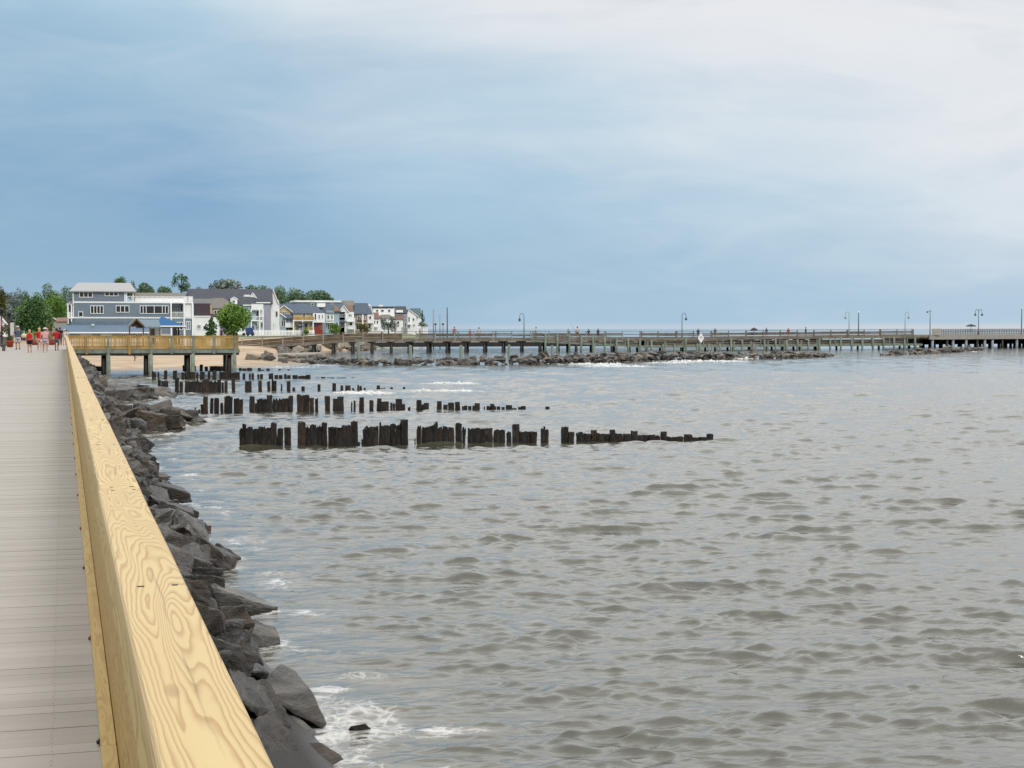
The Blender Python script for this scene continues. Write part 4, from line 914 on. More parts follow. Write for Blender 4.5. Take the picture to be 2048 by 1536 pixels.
# ---- blue-roofed low building
h = H('beach_shop', 'long low shop with a pale blue metal roof in front of the blue grey house', 'shop', 268, 190, 1.2)
h.wall('blue_pale', 131, 296, 665.5, None, 0, 9); h.roofx('roof_blue', 122, 300, 664.8, 650.2, 0, 0, -.4, 7); h.wall('roof_teal', 142, 300, 643, 652, 3.6, 6, 'upper_roof')
h.band('white', 122, 300, 664.2, 666.6, -.8, .12, 'fascia'); h.band('white', 160, 184, 667.3, 670.8, -.06, .05, 'banner'); h.band('white', 201, 223, 667.5, 672, -.06, .05, 'banner')
h.wall('white', 183, 188.5, 648.4, 650.5, 1.5, .6, 'roof_vent')
h.win(232, 252, 668, 674, 4); h.win(270, 290, 668, 674, 4)
# ---- pavilions
def posts4(h, xs_, yt, dy0, dy1, mat='wood_brown'):
    for dy in (dy0, dy1):
        for p in xs_: h.post(p, yt, None, dy, .09, mat, 'post')
h = H('gable_pavilion', 'open pavilion with a grey green gable roof and brown posts behind the platform', 'pavilion', 228, 290, 1.5)
posts4(h, (259, 286.5), 653, 0, 7); 
h.gable('stake_brown', 'roof_teal', 259.5, 287, 653, 638.5, 0, 7.5, .4, trim=False)
bb = MB()
for s_ in (0, 1):
    bb.beam((h.X((258, 289.5)[s_], -.45), h.Y-.45, h.Z(270, 654.2, -.45)), (h.X(273, -.45), h.Y-.45, h.Z(273, 638, -.45)), .06, .22)
bb.build('barge_board', 'wood_brown', h.o)
h.roofx('roof_teal', 276, 321, 654, 639, 0, 3, .9, 6.0, 'side_roof')
for p in (300, 309, 320): h.post(p, 653, None, .8, .1, 'wood_brown', 'post')
h = H('hip_pavilion', 'open pavilion with a bright blue pyramid roof and white posts', 'pavilion', 238, 345, 1.5)
h.roofx('roof_bright', 306, 372, 652.5, 632.5, 18, 48, 0, 6); h.band('white', 318, 372.5, 651.3, 653.6, -.4, .1, 'fascia')
h.wall('wood_brown', 320, 366, 653.3, 655.6, .2, 5.2, 'ceiling')
posts4(h, (321, 369.5), 653, 0, 5.5, 'white'); 
for p in (348, 352, 357): h.post(p, 655, None, 2.5, .12, 'stake_brown', 'post')
for p in (302, 306): h.post(p, 657, None, 2.5, .12, 'stake_brown', 'post')
h.band('white', 320, 340, 667.5, 671, 1, .06, 'rail'); h.band('white', 312, 318, 653, 672, 3, .06, 'rail')
# ---- maroon-roofed house
h = H('house', 'white two storey house with a steep maroon roof beside the big blue grey house', 'house', 322, 410, 1.7)
h.wall('offwhite', 387, 439, 633, None, 0, 9); h.wall('roof_grey', 386, 426, 597.5, 607, 2, 8, 'flat_roof')
h.wall('roof_mar', 388.5, 420.5, 606.8, 632.2, .6, .8, 'roof'); h.band('white', 387, 422, 631.6, 633.6, -.15, .3, 'gutter')
h.roofx('roof_mar', 420, 441, 632, 627.5, 1, 3, .2, 4, 'side_roof'); h.wall('cream', 419, 424, 611, 628, 1, 4, 'side_wall')
h.win(394, 402, 649, 658, 2, 0, 'glass_blue'); h.win(406, 413, 651, 660, 1); h.band('white', 389, 412, 664, 674, -.6, .06, 'picket_fence')
h = H('house', 'house with a beige hip roof half hidden behind the round green tree', 'house', 345, 440, 1.8)
h.wall('tan', 424, 474, 616, None, 0, 8); h.roofx('roof_tan', 420, 478, 616, 596, 6, 30, 0, 10); h.win(428, 440, 620, 632, 2); h.win(445, 456, 620, 632, 2)
h.wall('lilac', 438, 452, 640, None, -1, 3, 'porch'); h.roofx('roof_tan', 437, 453, 640, 634, 1, 1, -1.2, 3, 'porch_roof'); h.win(441, 445, 660, 672, 1, -1, 'glass', frame='red_door', name='door')
# ---- long black roof hall
h = H('house', 'very long building with a huge black gable roof and lilac and white walls', 'house', 385, 470, 1.9)
h.wall('lilac', 524, 541, 606, None, .0, 14); h.wall('lilac', 400, 522, 606, None, 6, 8); h.roofx('roof_dark', 376, 546, 606, 578, 2, 1.2, 0, 15)
h.band('white', 512, 541, 604.4, 606.4, -.45, .1, 'gutter')
h.wall('offwhite', 541.5, 547.5, 606, None, 1, 13, 'side_wall')
h.wall('blue_pale', 486, 513, 610, None, -6, 9, 'front_wing'); h.roofx('roof_dark', 438, 511, 610, 594, 10, 2, -6, 8, 'front_roof'); h.band('white', 486, 513, 609.4, 611.4, -6.4, .1, 'gutter')
h.gable('white', 'roof_dark', 461.5, 475.5, 599, 594.5, -6.3, 3, .15); h.wall('white', 462, 475, 599, 608, -6.3, 3, 'dormer'); h.win(464.5, 471, 599.8, 606.5, 1, -6.3, 'glass_blue')
h.gable('white', 'roof_dark', 499, 513, 596, 586, -1.8, 4, .15); h.wall('white', 489, 501, 589.5, 593.5, -1.5, 2, 'dormer')
h.win(502, 510, 650, 663, 1, -6, 'glass_blue')
h.balc(503, 527, 608, 618.5, 2.0, -5, 'white', True); h.win(503, 511, 620, 632, 2, -5.2, 'glass_blue'); h.win(512, 518, 622, 633, 1, -5.2); h.wall('offwhite', 503, 526, 619, 633, -5.0, 5, 'balcony_wall')
h.balc(502, 527, 633, 640.5, 2.2, -5, 'white'); h.wall('offwhite', 514, 524, 641, None, -3.8, 4, 'porch_wall'); h.win(521.5, 526.5, 644, 656, 1, -3.9)
for p in (502.5, 519.5, 526.5): h.post(p, 618, None, -7.0, .12)
h = H('house', 'tall narrow white house with stacked balconies at the end of the black roof', 'house', 392, 553, 1.9)
h.wall('offwhite', 541, 559, 607, None, 0, 10); h.gable('white', 'roof_dark', 544, 557, 607, 579, 0, 10, .3, 546); h.balc(541.5, 549, 611, 618, 1.2, 0, 'white', True); h.win(542, 548, 622, 633, 2); h.balc(541, 549, 633, 641, 1.2, 0, 'white', True); h.win(544, 549, 646, 660, 1); h.win(551, 556, 622, 634, 1); h.win(553, 558, 600, 606, 1)
h = H('house', 'pale yellow house with an arched gable window and blue slate roof', 'house', 402, 570, 1.9)
h.wall('yellow', 550, 586, 625, None, 0, 9); h.roofx('roof_slate', 547, 607, 625, 608, 1, 1, .8, 11); h.gable('yellow', 'roof_slate', 549.5, 586, 625, 611.5, -.1, 6, .35)
h.win(564.5, 572.5, 622.5, 632, 2, -.1, 'glass_blue'); h.win(574.5, 579.5, 627, 634, 1, -.1, 'glass_blue')
h.gable('blue_pale', 'roof_slate', 549, 573, 636, 626.5, -4, 4, .3, 558); h.wall('blue_pale', 551, 572, 636, None, -4, 4, 'conservatory'); h.win(552.5, 561, 637, 653, 3, -4, 'glass_blue'); h.win(563, 571, 640, 653, 2, -4, 'glass')
h.roofx('roof_slate', 566, 588, 636, 628, 6, 0, -4.3, 3, 'porch_roof'); h.win(571.5, 585, 636.5, 646, 2, -3.9, 'glass_blue'); h.band('white', 571, 587, 646.3, 655, -4.1, .1, 'porch_railing')
h = H('house', 'cream house with a tan timber balcony and a red garage door', 'house', 398, 612, 1.9)
h.wall('cream', 586.5, 626, 627, None, 0, 9); h.roofx('roof_slate', 585, 650, 626.5, 612, 20, 18, 0, 10); h.wall('white', 626.2, 650, 626.5, 645, -.6, 9, 'upper_wall')
h.balc(586.5, 628, 633.5, 640.5, 1.6, 0, 'wood_tan', True, 'white'); h.win(605.5, 611, 627.5, 634, 1); h.win(621, 624, 628, 634, 1); h.win(629, 633, 627, 640, 1, -.6); h.win(637, 640, 629, 638, 1, -.6); h.win(644, 646, 629, 637, 1, -.6)
h.win(608, 616, 645, 656, 1); h.win(620, 624.5, 645, 655, 1); h.balc(607, 627, 655, 661, 1.4, 0, 'wood_tan', True, 'cream')
for p in (587, 605, 626.5): h.post(p, 640, None, -1.6, .13)
h.wall('red_door', 627, 645, 645.2, None, .2, 6, 'garage'); h.win(634.5, 637.5, 646, 652, 1, .2, 'glass', frame='roof_orange'); h.win(639, 644, 646, 660, 1, .2, 'roof_brown', frame='roof_orange'); h.wall('blue_paint', 627.2, 633, 646, 652.5, .05, .1, 'blue_door')
h.wall('roof_teal', 596, 609, 649, 652, -2.2, 2, 'awning'); h.wall('grey_wall', 597, 611, 656, None, -1.8, 1.6, 'shed')
h = H('house', 'long flat roofed dark house with a white parapet behind the cream house', 'house', 440, 640, 2)
h.wall('grey_siding', 592, 690, 604.5, None, 0, 10); h.wall('white', 590, 683, 600.8, 604.4, -.3, 10.5, 'parapet'); h.win(622, 628, 606, 611, 1); h.wall('white', 635, 651, 606.5, 614, -2, 2, 'dormer'); h.win(662, 668, 604, 611, 2)
h = H('house', 'white house with a bay window and grey roof right of the red garage', 'house', 420, 664, 2)
h.wall('blue_pale', 651, 679, 624, None, 0, 9); h.roofx('roof_slate', 650, 682, 623.5, 610, 3, 4, 0, 9); h.wall('white', 653, 668, 624.5, 640, -1.4, 1.4, 'bay'); h.roofx('roof_teal', 652, 669, 625, 621, 3, 3, -1.6, 2, 'bay_roof'); h.win(654, 659.5, 630, 638.5, 1, -1.4, 'glass_blue'); h.win(662, 666, 630, 638.5, 1, -1.4, 'glass_blue'); h.balc(652, 669, 640.5, 644, 1.6, 0); h.win(671, 677, 644, 652, 1, 0, 'glass_blue'); h.win(655, 662, 648, 660, 2); h.roofx('roof_brown', 667, 680, 622, 612, 1, 6, -.5, 4, 'side_roof')
h = H('house', 'white house with paired gables, one grey and one brown', 'house', 440, 692, 2)
h.wall('offwhite', 678.5, 708, 624, None, 0, 9); h.gable('white', 'roof_tan', 678, 697, 624, 611, -.1, 8, .3); h.roofx('roof_brown', 690, 707, 624, 610.5, 3, 2, .5, 8); h.win(680, 682.5, 628, 635, 1); h.win(684, 686.5, 628, 635, 1); h.win(688.5, 691, 627, 635, 1); h.win(697, 704, 628, 634, 2, 0, 'glass_blue'); h.balc(695, 710, 636, 642, 1.5); h.win(681, 687, 645, 655, 2); h.win(699, 705, 644, 652, 1); h.balc(697, 711, 651, 657, 1.5); h.post(690, 640, None, -1.5, .1); h.post(709.5, 636, None, -1.5, .1); h.roofx('roof_slate', 678, 692, 643, 639.5, 1, 1, -1.6, 1.6, 'porch_roof')
h = H('house', 'tall tan building with a flat beige top rising behind the white gables', 'house', 470, 695, 2)
h.wall('tan', 682, 709, 610, None, 0, 10); h.roofx('roof_tan', 680, 711, 610.5, 601, 3, 3, 0, 10)
h = H('house', 'tan house with a big grey mansard roof and a white column', 'house', 452, 720, 2)
h.wall('tan', 709.5, 735, 628, None, 0, 9); h.roofx('roof_slate', 708, 745, 627.5, 606, 2, 10, -.2, 8); h.win(715, 722, 631, 642, 2); h.win(727, 731, 631, 640, 1, 0, 'roof_brown'); h.balc(713, 733, 640, 645, 1.4, 0, 'wood_brown', True, 'cream'); h.post(725.5, 629, None, -1.4, .16); h.win(712, 722, 648, 660, 2)
h = H('house', 'narrow white house with a brown gable between the mansard roof and the flat white block', 'house', 462, 740, 2)
h.wall('offwhite', 730, 748, 628, None, 0, 9); h.gable('white', 'roof_brown', 729.5, 745, 628, 613, -.1, 8, .3, 742); h.wall('white', 736, 741, 609, 614, 3, 1, 'chimney'); h.win(738, 743, 632, 639, 1); h.balc(733, 748, 640, 645, 1.2); h.win(737, 742, 647, 656, 1)
h = H('house', 'flat topped white block with a dark roof edge among the far houses', 'house', 500, 770, 2)
h.wall('white', 747, 789, 616, None, 0, 10); h.wall('roof_dark', 746, 788, 613, 616, -.3, 10.6, 'roof_edge'); h.wall('white', 757, 766, 609.5, 613.2, 3, 2, 'stair_tower'); h.win(752, 757, 619, 624, 1); h.win(762, 768, 619, 624, 1); h.win(776, 781, 619, 624, 1)
h = H('house', 'white house with a brown mansard behind the bushy tree', 'house', 470, 752, 2)
h.wall('offwhite', 746, 772, 637, None, 0, 8); h.roofx('roof_brown', 745.5, 759, 637, 625, 1, 2, 0, 6); h.win(748, 751, 641, 648, 1); h.win(753, 757, 641, 648, 1); h.balc(747, 757, 649, 653, 1.2); h.win(762, 768, 640, 650, 1, 0, 'glass_blue'); h.roofx('roof_tan', 758, 785, 637, 629, 5, 5, .3, 6, 'rear_roof')
h = H('house', 'grey and white house with a dark steep roof and brown side gable', 'house', 505, 800, 2)
h.wall('grey_wall', 788, 815, 626, None, 0, 9); h.roofx('roof_dark', 785, 814, 626, 612.5, 4, 2, 0, 9); h.roofx('roof_brown', 790, 807, 638, 626, 1, 3, -1.5, 5, 'side_roof'); h.wall('white', 791, 806, 638, None, -1.4, 2, 'front_wing'); h.win(808, 812, 630, 637, 1); h.win(794, 799, 642, 649, 1, -1.4); h.win(803, 805.5, 654, 662, 1, -1.4); h.wall('white', 793, 806, 620, 625, -.5, 2, 'dormer'); h.win(809, 812.5, 645, 655, 1)
h = H('house', 'white house with slate green gable roof, last house before the open water', 'house', 520, 828, 2)
h.wall('offwhite', 813, 843, 632, None, 0, 10); h.roofx('roof_green', 817, 842, 632, 616.5, 5, .8, -.2, 10); h.gable('white', 'roof_green', 813, 836, 633, 620, -1, 4, .3, 818); h.wall('offwhite', 813, 833, 633, None, -1, 2, 'front_wing'); h.win(825, 829, 636, 642, 1, -1); h.win(816.5, 820, 634, 645, 1, -1); h.win(816.5, 820, 648, 657, 1, -1); h.win(826, 830, 648, 653, 1, -1, 'glass_blue'); h.balc(813, 823, 645, 648, 1, -1)
h = H('gazebo', 'white gazebo with a pointed roof at the seaward end of the houses', 'gazebo', 500, 848, 2)
h.wall('offwhite', 842, 855, 657, None, 0, 3); h.roofx('roof_tan', 840.5, 856.5, 651, 645, 7, 7, -.3, 3.6)
for p in (842.5, 846.5, 850.5, 854.5): h.post(p, 651, None, -.1, .12)
# ---- buildings left of the big house
h = H('cottage', 'small terracotta building with a white roof edge behind the big dark tree', 'cottage', 300, 102, 1.8)
h.wall('roof_orange', 90, 114, 641, None, 0, 6); h.gable('roof_orange', 'white', 86, 115, 641, 628, 0, 6, .3, 93)
h = H('shed', 'plain grey wall of a low building left of the blue roofed shop', 'shed', 285, 118, 1.6)
h.wall('concrete', 104, 134, 642.5, None, 0, 6); h.roofx('roof_brown', 112, 136, 642.3, 635, 2, 0, 0.2, 6)
h = H('cottage', 'white cottage with a purple grey roof at the far left edge', 'cottage', 235, 8, 1.8)
h.wall('offwhite', -14, 12, 655, None, 0, 6); h.gable('white', 'roof_mar', -16, 19, 655, 634, 0, 6, .3, 2)
# ---- fences and vehicles before the houses
def fence(label, name, x0, x1, yt, yb, Y, mat, pick=.28):
    a, b_ = PY(x0, yt, Y), PY(x1, yt, Y); zb = PY(x0, yb, Y).z
    t_ = thing(name, label, 'fence', (a.x, Y, zb)); f = MB(); x = a.x
    while x < b_.x: f.box(x, x+pick*.62, Y, Y+.04, zb, a.z); x += pick
    f.build('pickets', mat, t_); g_ = MB(); g_.box(a.x, b_.x, Y+.045, Y+.1, zb+(a.z-zb)*.75, zb+(a.z-zb)*.85); g_.box(a.x, b_.x, Y+.045, Y+.1, zb+(a.z-zb)*.2, zb+(a.z-zb)*.3); g_.build('rails', mat, t_)
fence('grey picket fence behind the foot of the pier approach', 'picket_fence', 476, 600, 672.5, 684, 290, 'wood_grey')
fence('long white fence before the black roofed building', 'white_fence', 486, 628, 660, 676, 330, 'white', .3)
def van(px0, px1, yt, yb, Y, mat, label):
    a, b_ = PY(px0, yt, Y), PY(px1, yb, Y); zb = PY(px0, yb, Y).z; L = b_.x-a.x; Hh = a.z-zb
    t_ = thing('parked_van', label, 'van', (a.x+L/2, Y, zb))
    prof = [(0, .18), (0, .75), (.06, .97), (.72, 1), (.86, .62), (.98, .52), (1, .18)]
    MB().loft([[(a.x+u*L, Y+dy, zb+v*Hh) for u, v in prof] for dy in (0, 1.9)]).build('body', mat, t_)
    MB().box(a.x+L*.68, a.x+L*.82, Y-.01, Y+.02, zb+Hh*.6, zb+Hh*.85).build('side_window', 'glass', t_)
    for u in (.2, .82):
        w_ = MB().cyl((a.x+u*L, Y-.05, zb+.33), (a.x+u*L, Y+.2, zb+.33), .33, .33, 12).build('wheel', 'rubber', t_)
van(468, 492, 656.5, 672, 318, 'white', 'white van parked behind the platform beside the round green tree')
van(492.5, 508, 655, 672, 322, 'blue_paint', 'dark blue van parked right of the white van')
# ------------------------------------------------------------------ beach furniture
bw = tag(MB().beam(PC(292, 708, 196), PC(376, 707, 198), .3, .95).build('timber_wall', 'stake_brown'), 'brown timber retaining wall on the sand under the platform', 'wall')
tw = tag(MB().beam(PC(160, 737, 137), PC(219, 739, 139), .2, .5).build('timber_groyne_wall', 'stake_brown'), 'low brown timber wall running out from the riprap onto the sand', 'wall')
for px, lab_ in ((230, 'rusty drain pipe opening in the sand bank, the left of two'), (276, 'rusty drain pipe opening in the sand bank, the right of two')):
    p = PC(px, 711, 186); p.z = ground_z(p.x-xs(p.y), p.y)+.3; t_ = thing('drain_pipe', lab_, 'drain pipe', (p.x, p.y, p.z-.4), 'drain pipes under the platform')
    n_ = 14; rg = lambda r, y_: [(p.x+r*math.cos(2*math.pi*i/n_), p.y+y_, p.z-.02+r*.9*math.sin(2*math.pi*i/n_)) for i in range(n_)]
    MB().loft([rg(.46, 3), rg(.5, 0), rg(.36, 0), rg(.36, 2.8)], False).build('pipe', 'rust', t_); MB().loft([rg(.36, .5), rg(.3, .52)]).build('opening', 'black', t_)
    MB().box(p.x-.95, p.x+.95, p.y+.4, p.y+3, p.z-.7, p.z+.6).build('headwall', 'concrete', t_)
p = PC(188, 704, 205); p.z = ground_z(p.x-xs(p.y), p.y)+.3; bt = thing('rowing_boat', 'teal rowing boat upturned on the sand beneath the platform', 'boat', (p.x, p.y, p.z-.3))
MB().loft([[(p.x+u*1.1, p.y+.55*w_*math.cos(t), p.z-.28+.5*w_*math.sin(t)) for t in np.linspace(0, math.pi, 7)] for u, w_ in ((-1, .25), (-.7, .8), (-.2, 1), (.3, .95), (.75, .6), (1, .08))]).build('hull', 'teal', bt, True)
MB().box(p.x-1.0, p.x+.9, p.y-.6, p.y-.56, p.z-.28, p.z-.18).build('gunwale', 'white', bt)
for px, py, h_, lab_ in ((269, 724, .62, 'short crooked driftwood stick standing in the sand under the platform'), (355, 733, .35, 'dark clump of driftwood on the sand near the platform pile')):
    p = W(px, py, .4); p.z = ground_z(p.x-xs(p.y), p.y); o = MB().tube([(0, 0, -.2), (.05, 0, h_*.5), (-.04, .02, h_)], .05, 6).tube([(.03, 0, h_*.4), (.2, 0, h_*.62)], .035, 5).build('driftwood', 'stake'); o.location = p; tag(o, lab_, 'driftwood')
# ------------------------------------------------------------------ trees
def leaves(name, mat, parent, clumps, n, size, seed):
    r = np.random.RandomState(seed); V = []; Fc = []; T_ = []
    cl = np.array([c[:3] for c in clumps]); rad = np.array([c[3:6] if len(c) > 4 else (c[3],)*3 for c in clumps]); wt = (rad.prod(1))**(2/3.); wt /= wt.sum()
    tone = r.rand(len(clumps))
    idx = r.choice(len(clumps), n, p=wt)
    d = r.normal(size=(n, 3)); d /= np.linalg.norm(d, axis=1)[:, None]; rr = (.55+.5*r.rand(n)**.6)
    p = cl[idx]+d*rad[idx]*rr[:, None]
    for i in range(n):
        s = size*(.6+.8*r.rand()); a = r.normal(size=3); a /= np.linalg.norm(a); b_ = np.cross(a, r.normal(size=3)); b_ /= np.linalg.norm(b_)+1e-6
        o = len(V); c = p[i]
        V += [tuple(c-a*s), tuple(c+b_*s*.6), tuple(c+a*s), tuple(c-b_*s*.6)]; Fc.append((o, o+1, o+2, o+3)); T_.append(min(1, max(0, tone[idx[i]]*.6+r.rand()*.4)))
    m_ = MB(); m_.v = V; m_.f = Fc; m_.mi = [0]*len(Fc); o = m_.build(name, mat, parent)
    at_ = o.data.attributes.new('tone', 'FLOAT', 'FACE'); at_.data.foreach_set('value', T_)
    return o
def tree(px0, px1, yt, yb, dist, label, mat, n=2200, seed=1, zb=2.0, cat='tree', name='tree', dense=1.0, trunk=True, ncl=16, group=None, open_=False, leafk=1.0):
    b_ = PC((px0+px1)/2, 660, dist); mpx = dist/F; wid = (px1-px0)*mpx; zt = PC((px0+px1)/2, yt, dist).z; zl = PC((px0+px1)/2, yb, dist).z
    t_ = thing(name, label, cat, (b_.x, b_.y, zb), group); r = random.Random(seed)
    cz = (zt+zl)/2; hz = (zt-zl)/2; hx = wid/2; cl = []
    for i in range(ncl):
        th = r.uniform(0, 6.28); u = r.uniform(-1, 1); q = math.sqrt(1-u*u); k = r.uniform(.45, .78)
        s = r.uniform(.26, .46) if not open_ else r.uniform(.14, .26)
        cl.append((b_.x+math.cos(th)*q*hx*k, b_.y+math.sin(th)*q*hx*k*.8, cz+u*hz*k, s*hx*1.05, s*hx, s*hz*1.15))
    if not open_: cl.append((b_.x, b_.y, cz, hx*.6, hx*.55, hz*.6))
    tk = MB()
    if trunk:
        tr = max(.12, wid*.035); mid = (b_.x+r.uniform(-.1, .1)*hx, b_.y, zl+.3*(zt-zl))
        tk.cyl((b_.x, b_.y, zb-.5), mid, tr, tr*.65, 8)
        for c in cl[:9 if not open_ else len(cl)]: tk.cyl(mid, (c[0], c[1], c[2]), tr*.4, tr*.1, 5)
        tk.build('trunk', 'bark', t_, True)
    leaves('crown', mat, t_, cl, int(n*dense), max(.16, wid*.034)*leafk, seed)
    return t_
tree(34, 106, 594, 688, 262, 'big dark green tree behind the walkers on the boardwalk', 'leaf_dark', 8000, 11, ncl=34)
tree(436, 499, 607, 668, 300, 'round bright green tree in front of the beige hip roofed house', 'leaf', 8000, 12, ncl=34)
def conifer(px0, px1, yt, yb, dist, label, mat, seed, n=1500, zb=1.8):
    b_ = PC((px0+px1)/2, 660, dist); mpx = dist/F; w_ = (px1-px0)*mpx/2; zt = PC(0, yt, dist).z; zl = PC(0, yb, dist).z; r = random.Random(seed)
    t_ = thing('conifer', label, 'tree', (b_.x, b_.y, zb)); cl = []
    for i in range(14):
        k = i/13; z = zl+(zt-zl)*k; q = w_*(1-.8*k); cl.append((b_.x+r.uniform(-.6, .6)*q, b_.y+r.uniform(-.6, .6)*q, z, q*.5+.1, q*.5+.1, (zt-zl)*.09))
    for u in (-.7, -.2, .35, .75): cl.append((b_.x+u*w_, b_.y, zl+(zt-zl)*(.75-.3*abs(u)), .16*w_, .16*w_, (zt-zl)*.16))
    MB().cyl((b_.x, b_.y, zb-.5), (b_.x, b_.y, zt-.3), w_*.12, .03, 6).build('trunk', 'bark', t_, True)
    leaves('crown', mat, t_, cl, n, .16, seed)
conifer(409, 436, 637, 672, 290, 'dark ragged evergreen before the white maroon roofed house', 'leaf_dark', 21)
conifer(838, 850, 622, 650, 505, 'dark evergreen beside the gazebo at the end of the houses', 'leaf_dark', 22, 700)
tree(752, 800, 626, 668, 420, 'loose grey green tree with bare forked trunks before the far houses', 'leaf_grey', 1500, 13, ncl=18, open_=True, leafk=.8)
tree(713, 742, 645, 668, 430, 'dark brown green bush below the mansard roofed house', 'leaf_olive', 1100, 14, trunk=False, cat='bush', name='bush', ncl=10)
tree(652, 684, 648, 668, 400, 'low green bush right of the red garage', 'leaf', 1300, 15, trunk=False, cat='bush', name='bush', ncl=10)
tree(606, 618, 656, 670, 330, 'small green shrub beside the black lamp post', 'leaf', 500, 16, trunk=False, cat='bush', name='bush', ncl=6)
bgs = [(-30, 16, 563, 640, 300, 'leaf_olive', 'yellow green tree at the left edge of the picture'), (8, 48, 576, 640, 380, 'leaf_grey', 'pale grey green tree between the left edge tree and the big dark tree'),
 (74, 122, 567, 640, 420, 'leaf_far', 'tall tree with two rounded heads above the big dark tree'), (92, 134, 585, 650, 330, 'leaf', 'green tree right of the big dark tree'), (116, 152, 565, 640, 450, 'leaf_far', 'far tree touching the left end of the grey house roof'),
 (221, 256, 551, 600, 400, 'leaf_dark', 'tree top showing above the right half of the pale metal roof'), (252, 274, 560, 600, 430, 'leaf_far', 'small far tree at the right end of the pale metal roof'), (270, 322, 568, 610, 470, 'leaf_far', 'broad tree behind the roof terrace'), (306, 352, 570, 612, 500, 'leaf_far', 'second broad tree behind the roof terrace, left of the tall open tree'),
 (372, 412, 572, 612, 520, 'leaf_far', 'tree at the left end of the long black roof'), (412, 486, 561, 612, 520, 'leaf_grey', 'wide pale crowned tree above the middle of the long black roof'), (486, 545, 573, 612, 540, 'leaf_far', 'low tree line crown above the right part of the black roof'),
 (540, 578, 574, 620, 500, 'leaf_far', 'tree just right of the black roof gable'), (566, 622, 574, 622, 560, 'leaf_far', 'tall rounded tree above the yellow house'), (604, 672, 582, 618, 600, 'leaf_far', 'rounded tree at the right end of the distant tree line'), (30, 72, 585, 640, 430, 'leaf_far', 'mid green tree peeping over the big dark tree'), (-20, 44, 598, 690, 330, 'leaf_grey', 'low grey green tree mass under the left edge tree'), (40, 146, 588, 690, 380, 'leaf', 'wide green tree mass low behind the big dark tree'), (84, 140, 600, 662, 350, 'leaf_dark', 'low dark tree between the big dark tree and the grey house'), (20, 60, 610, 668, 360, 'leaf', 'low leafy tree left behind the big dark tree')]
for i, (a, b_, yt, yb, d_, mt, lb) in enumerate(bgs): tree(a, b_, yt, yb, d_, lb, mt, 3200, 40+i, ncl=18, zb=2.2, group='trees behind the houses')
tree(338, 386, 541, 592, 480, 'tall open branched tree standing above the skyline behind the roof terrace', 'leaf_dark', 1100, 31, ncl=22, open_=True, leafk=.9)
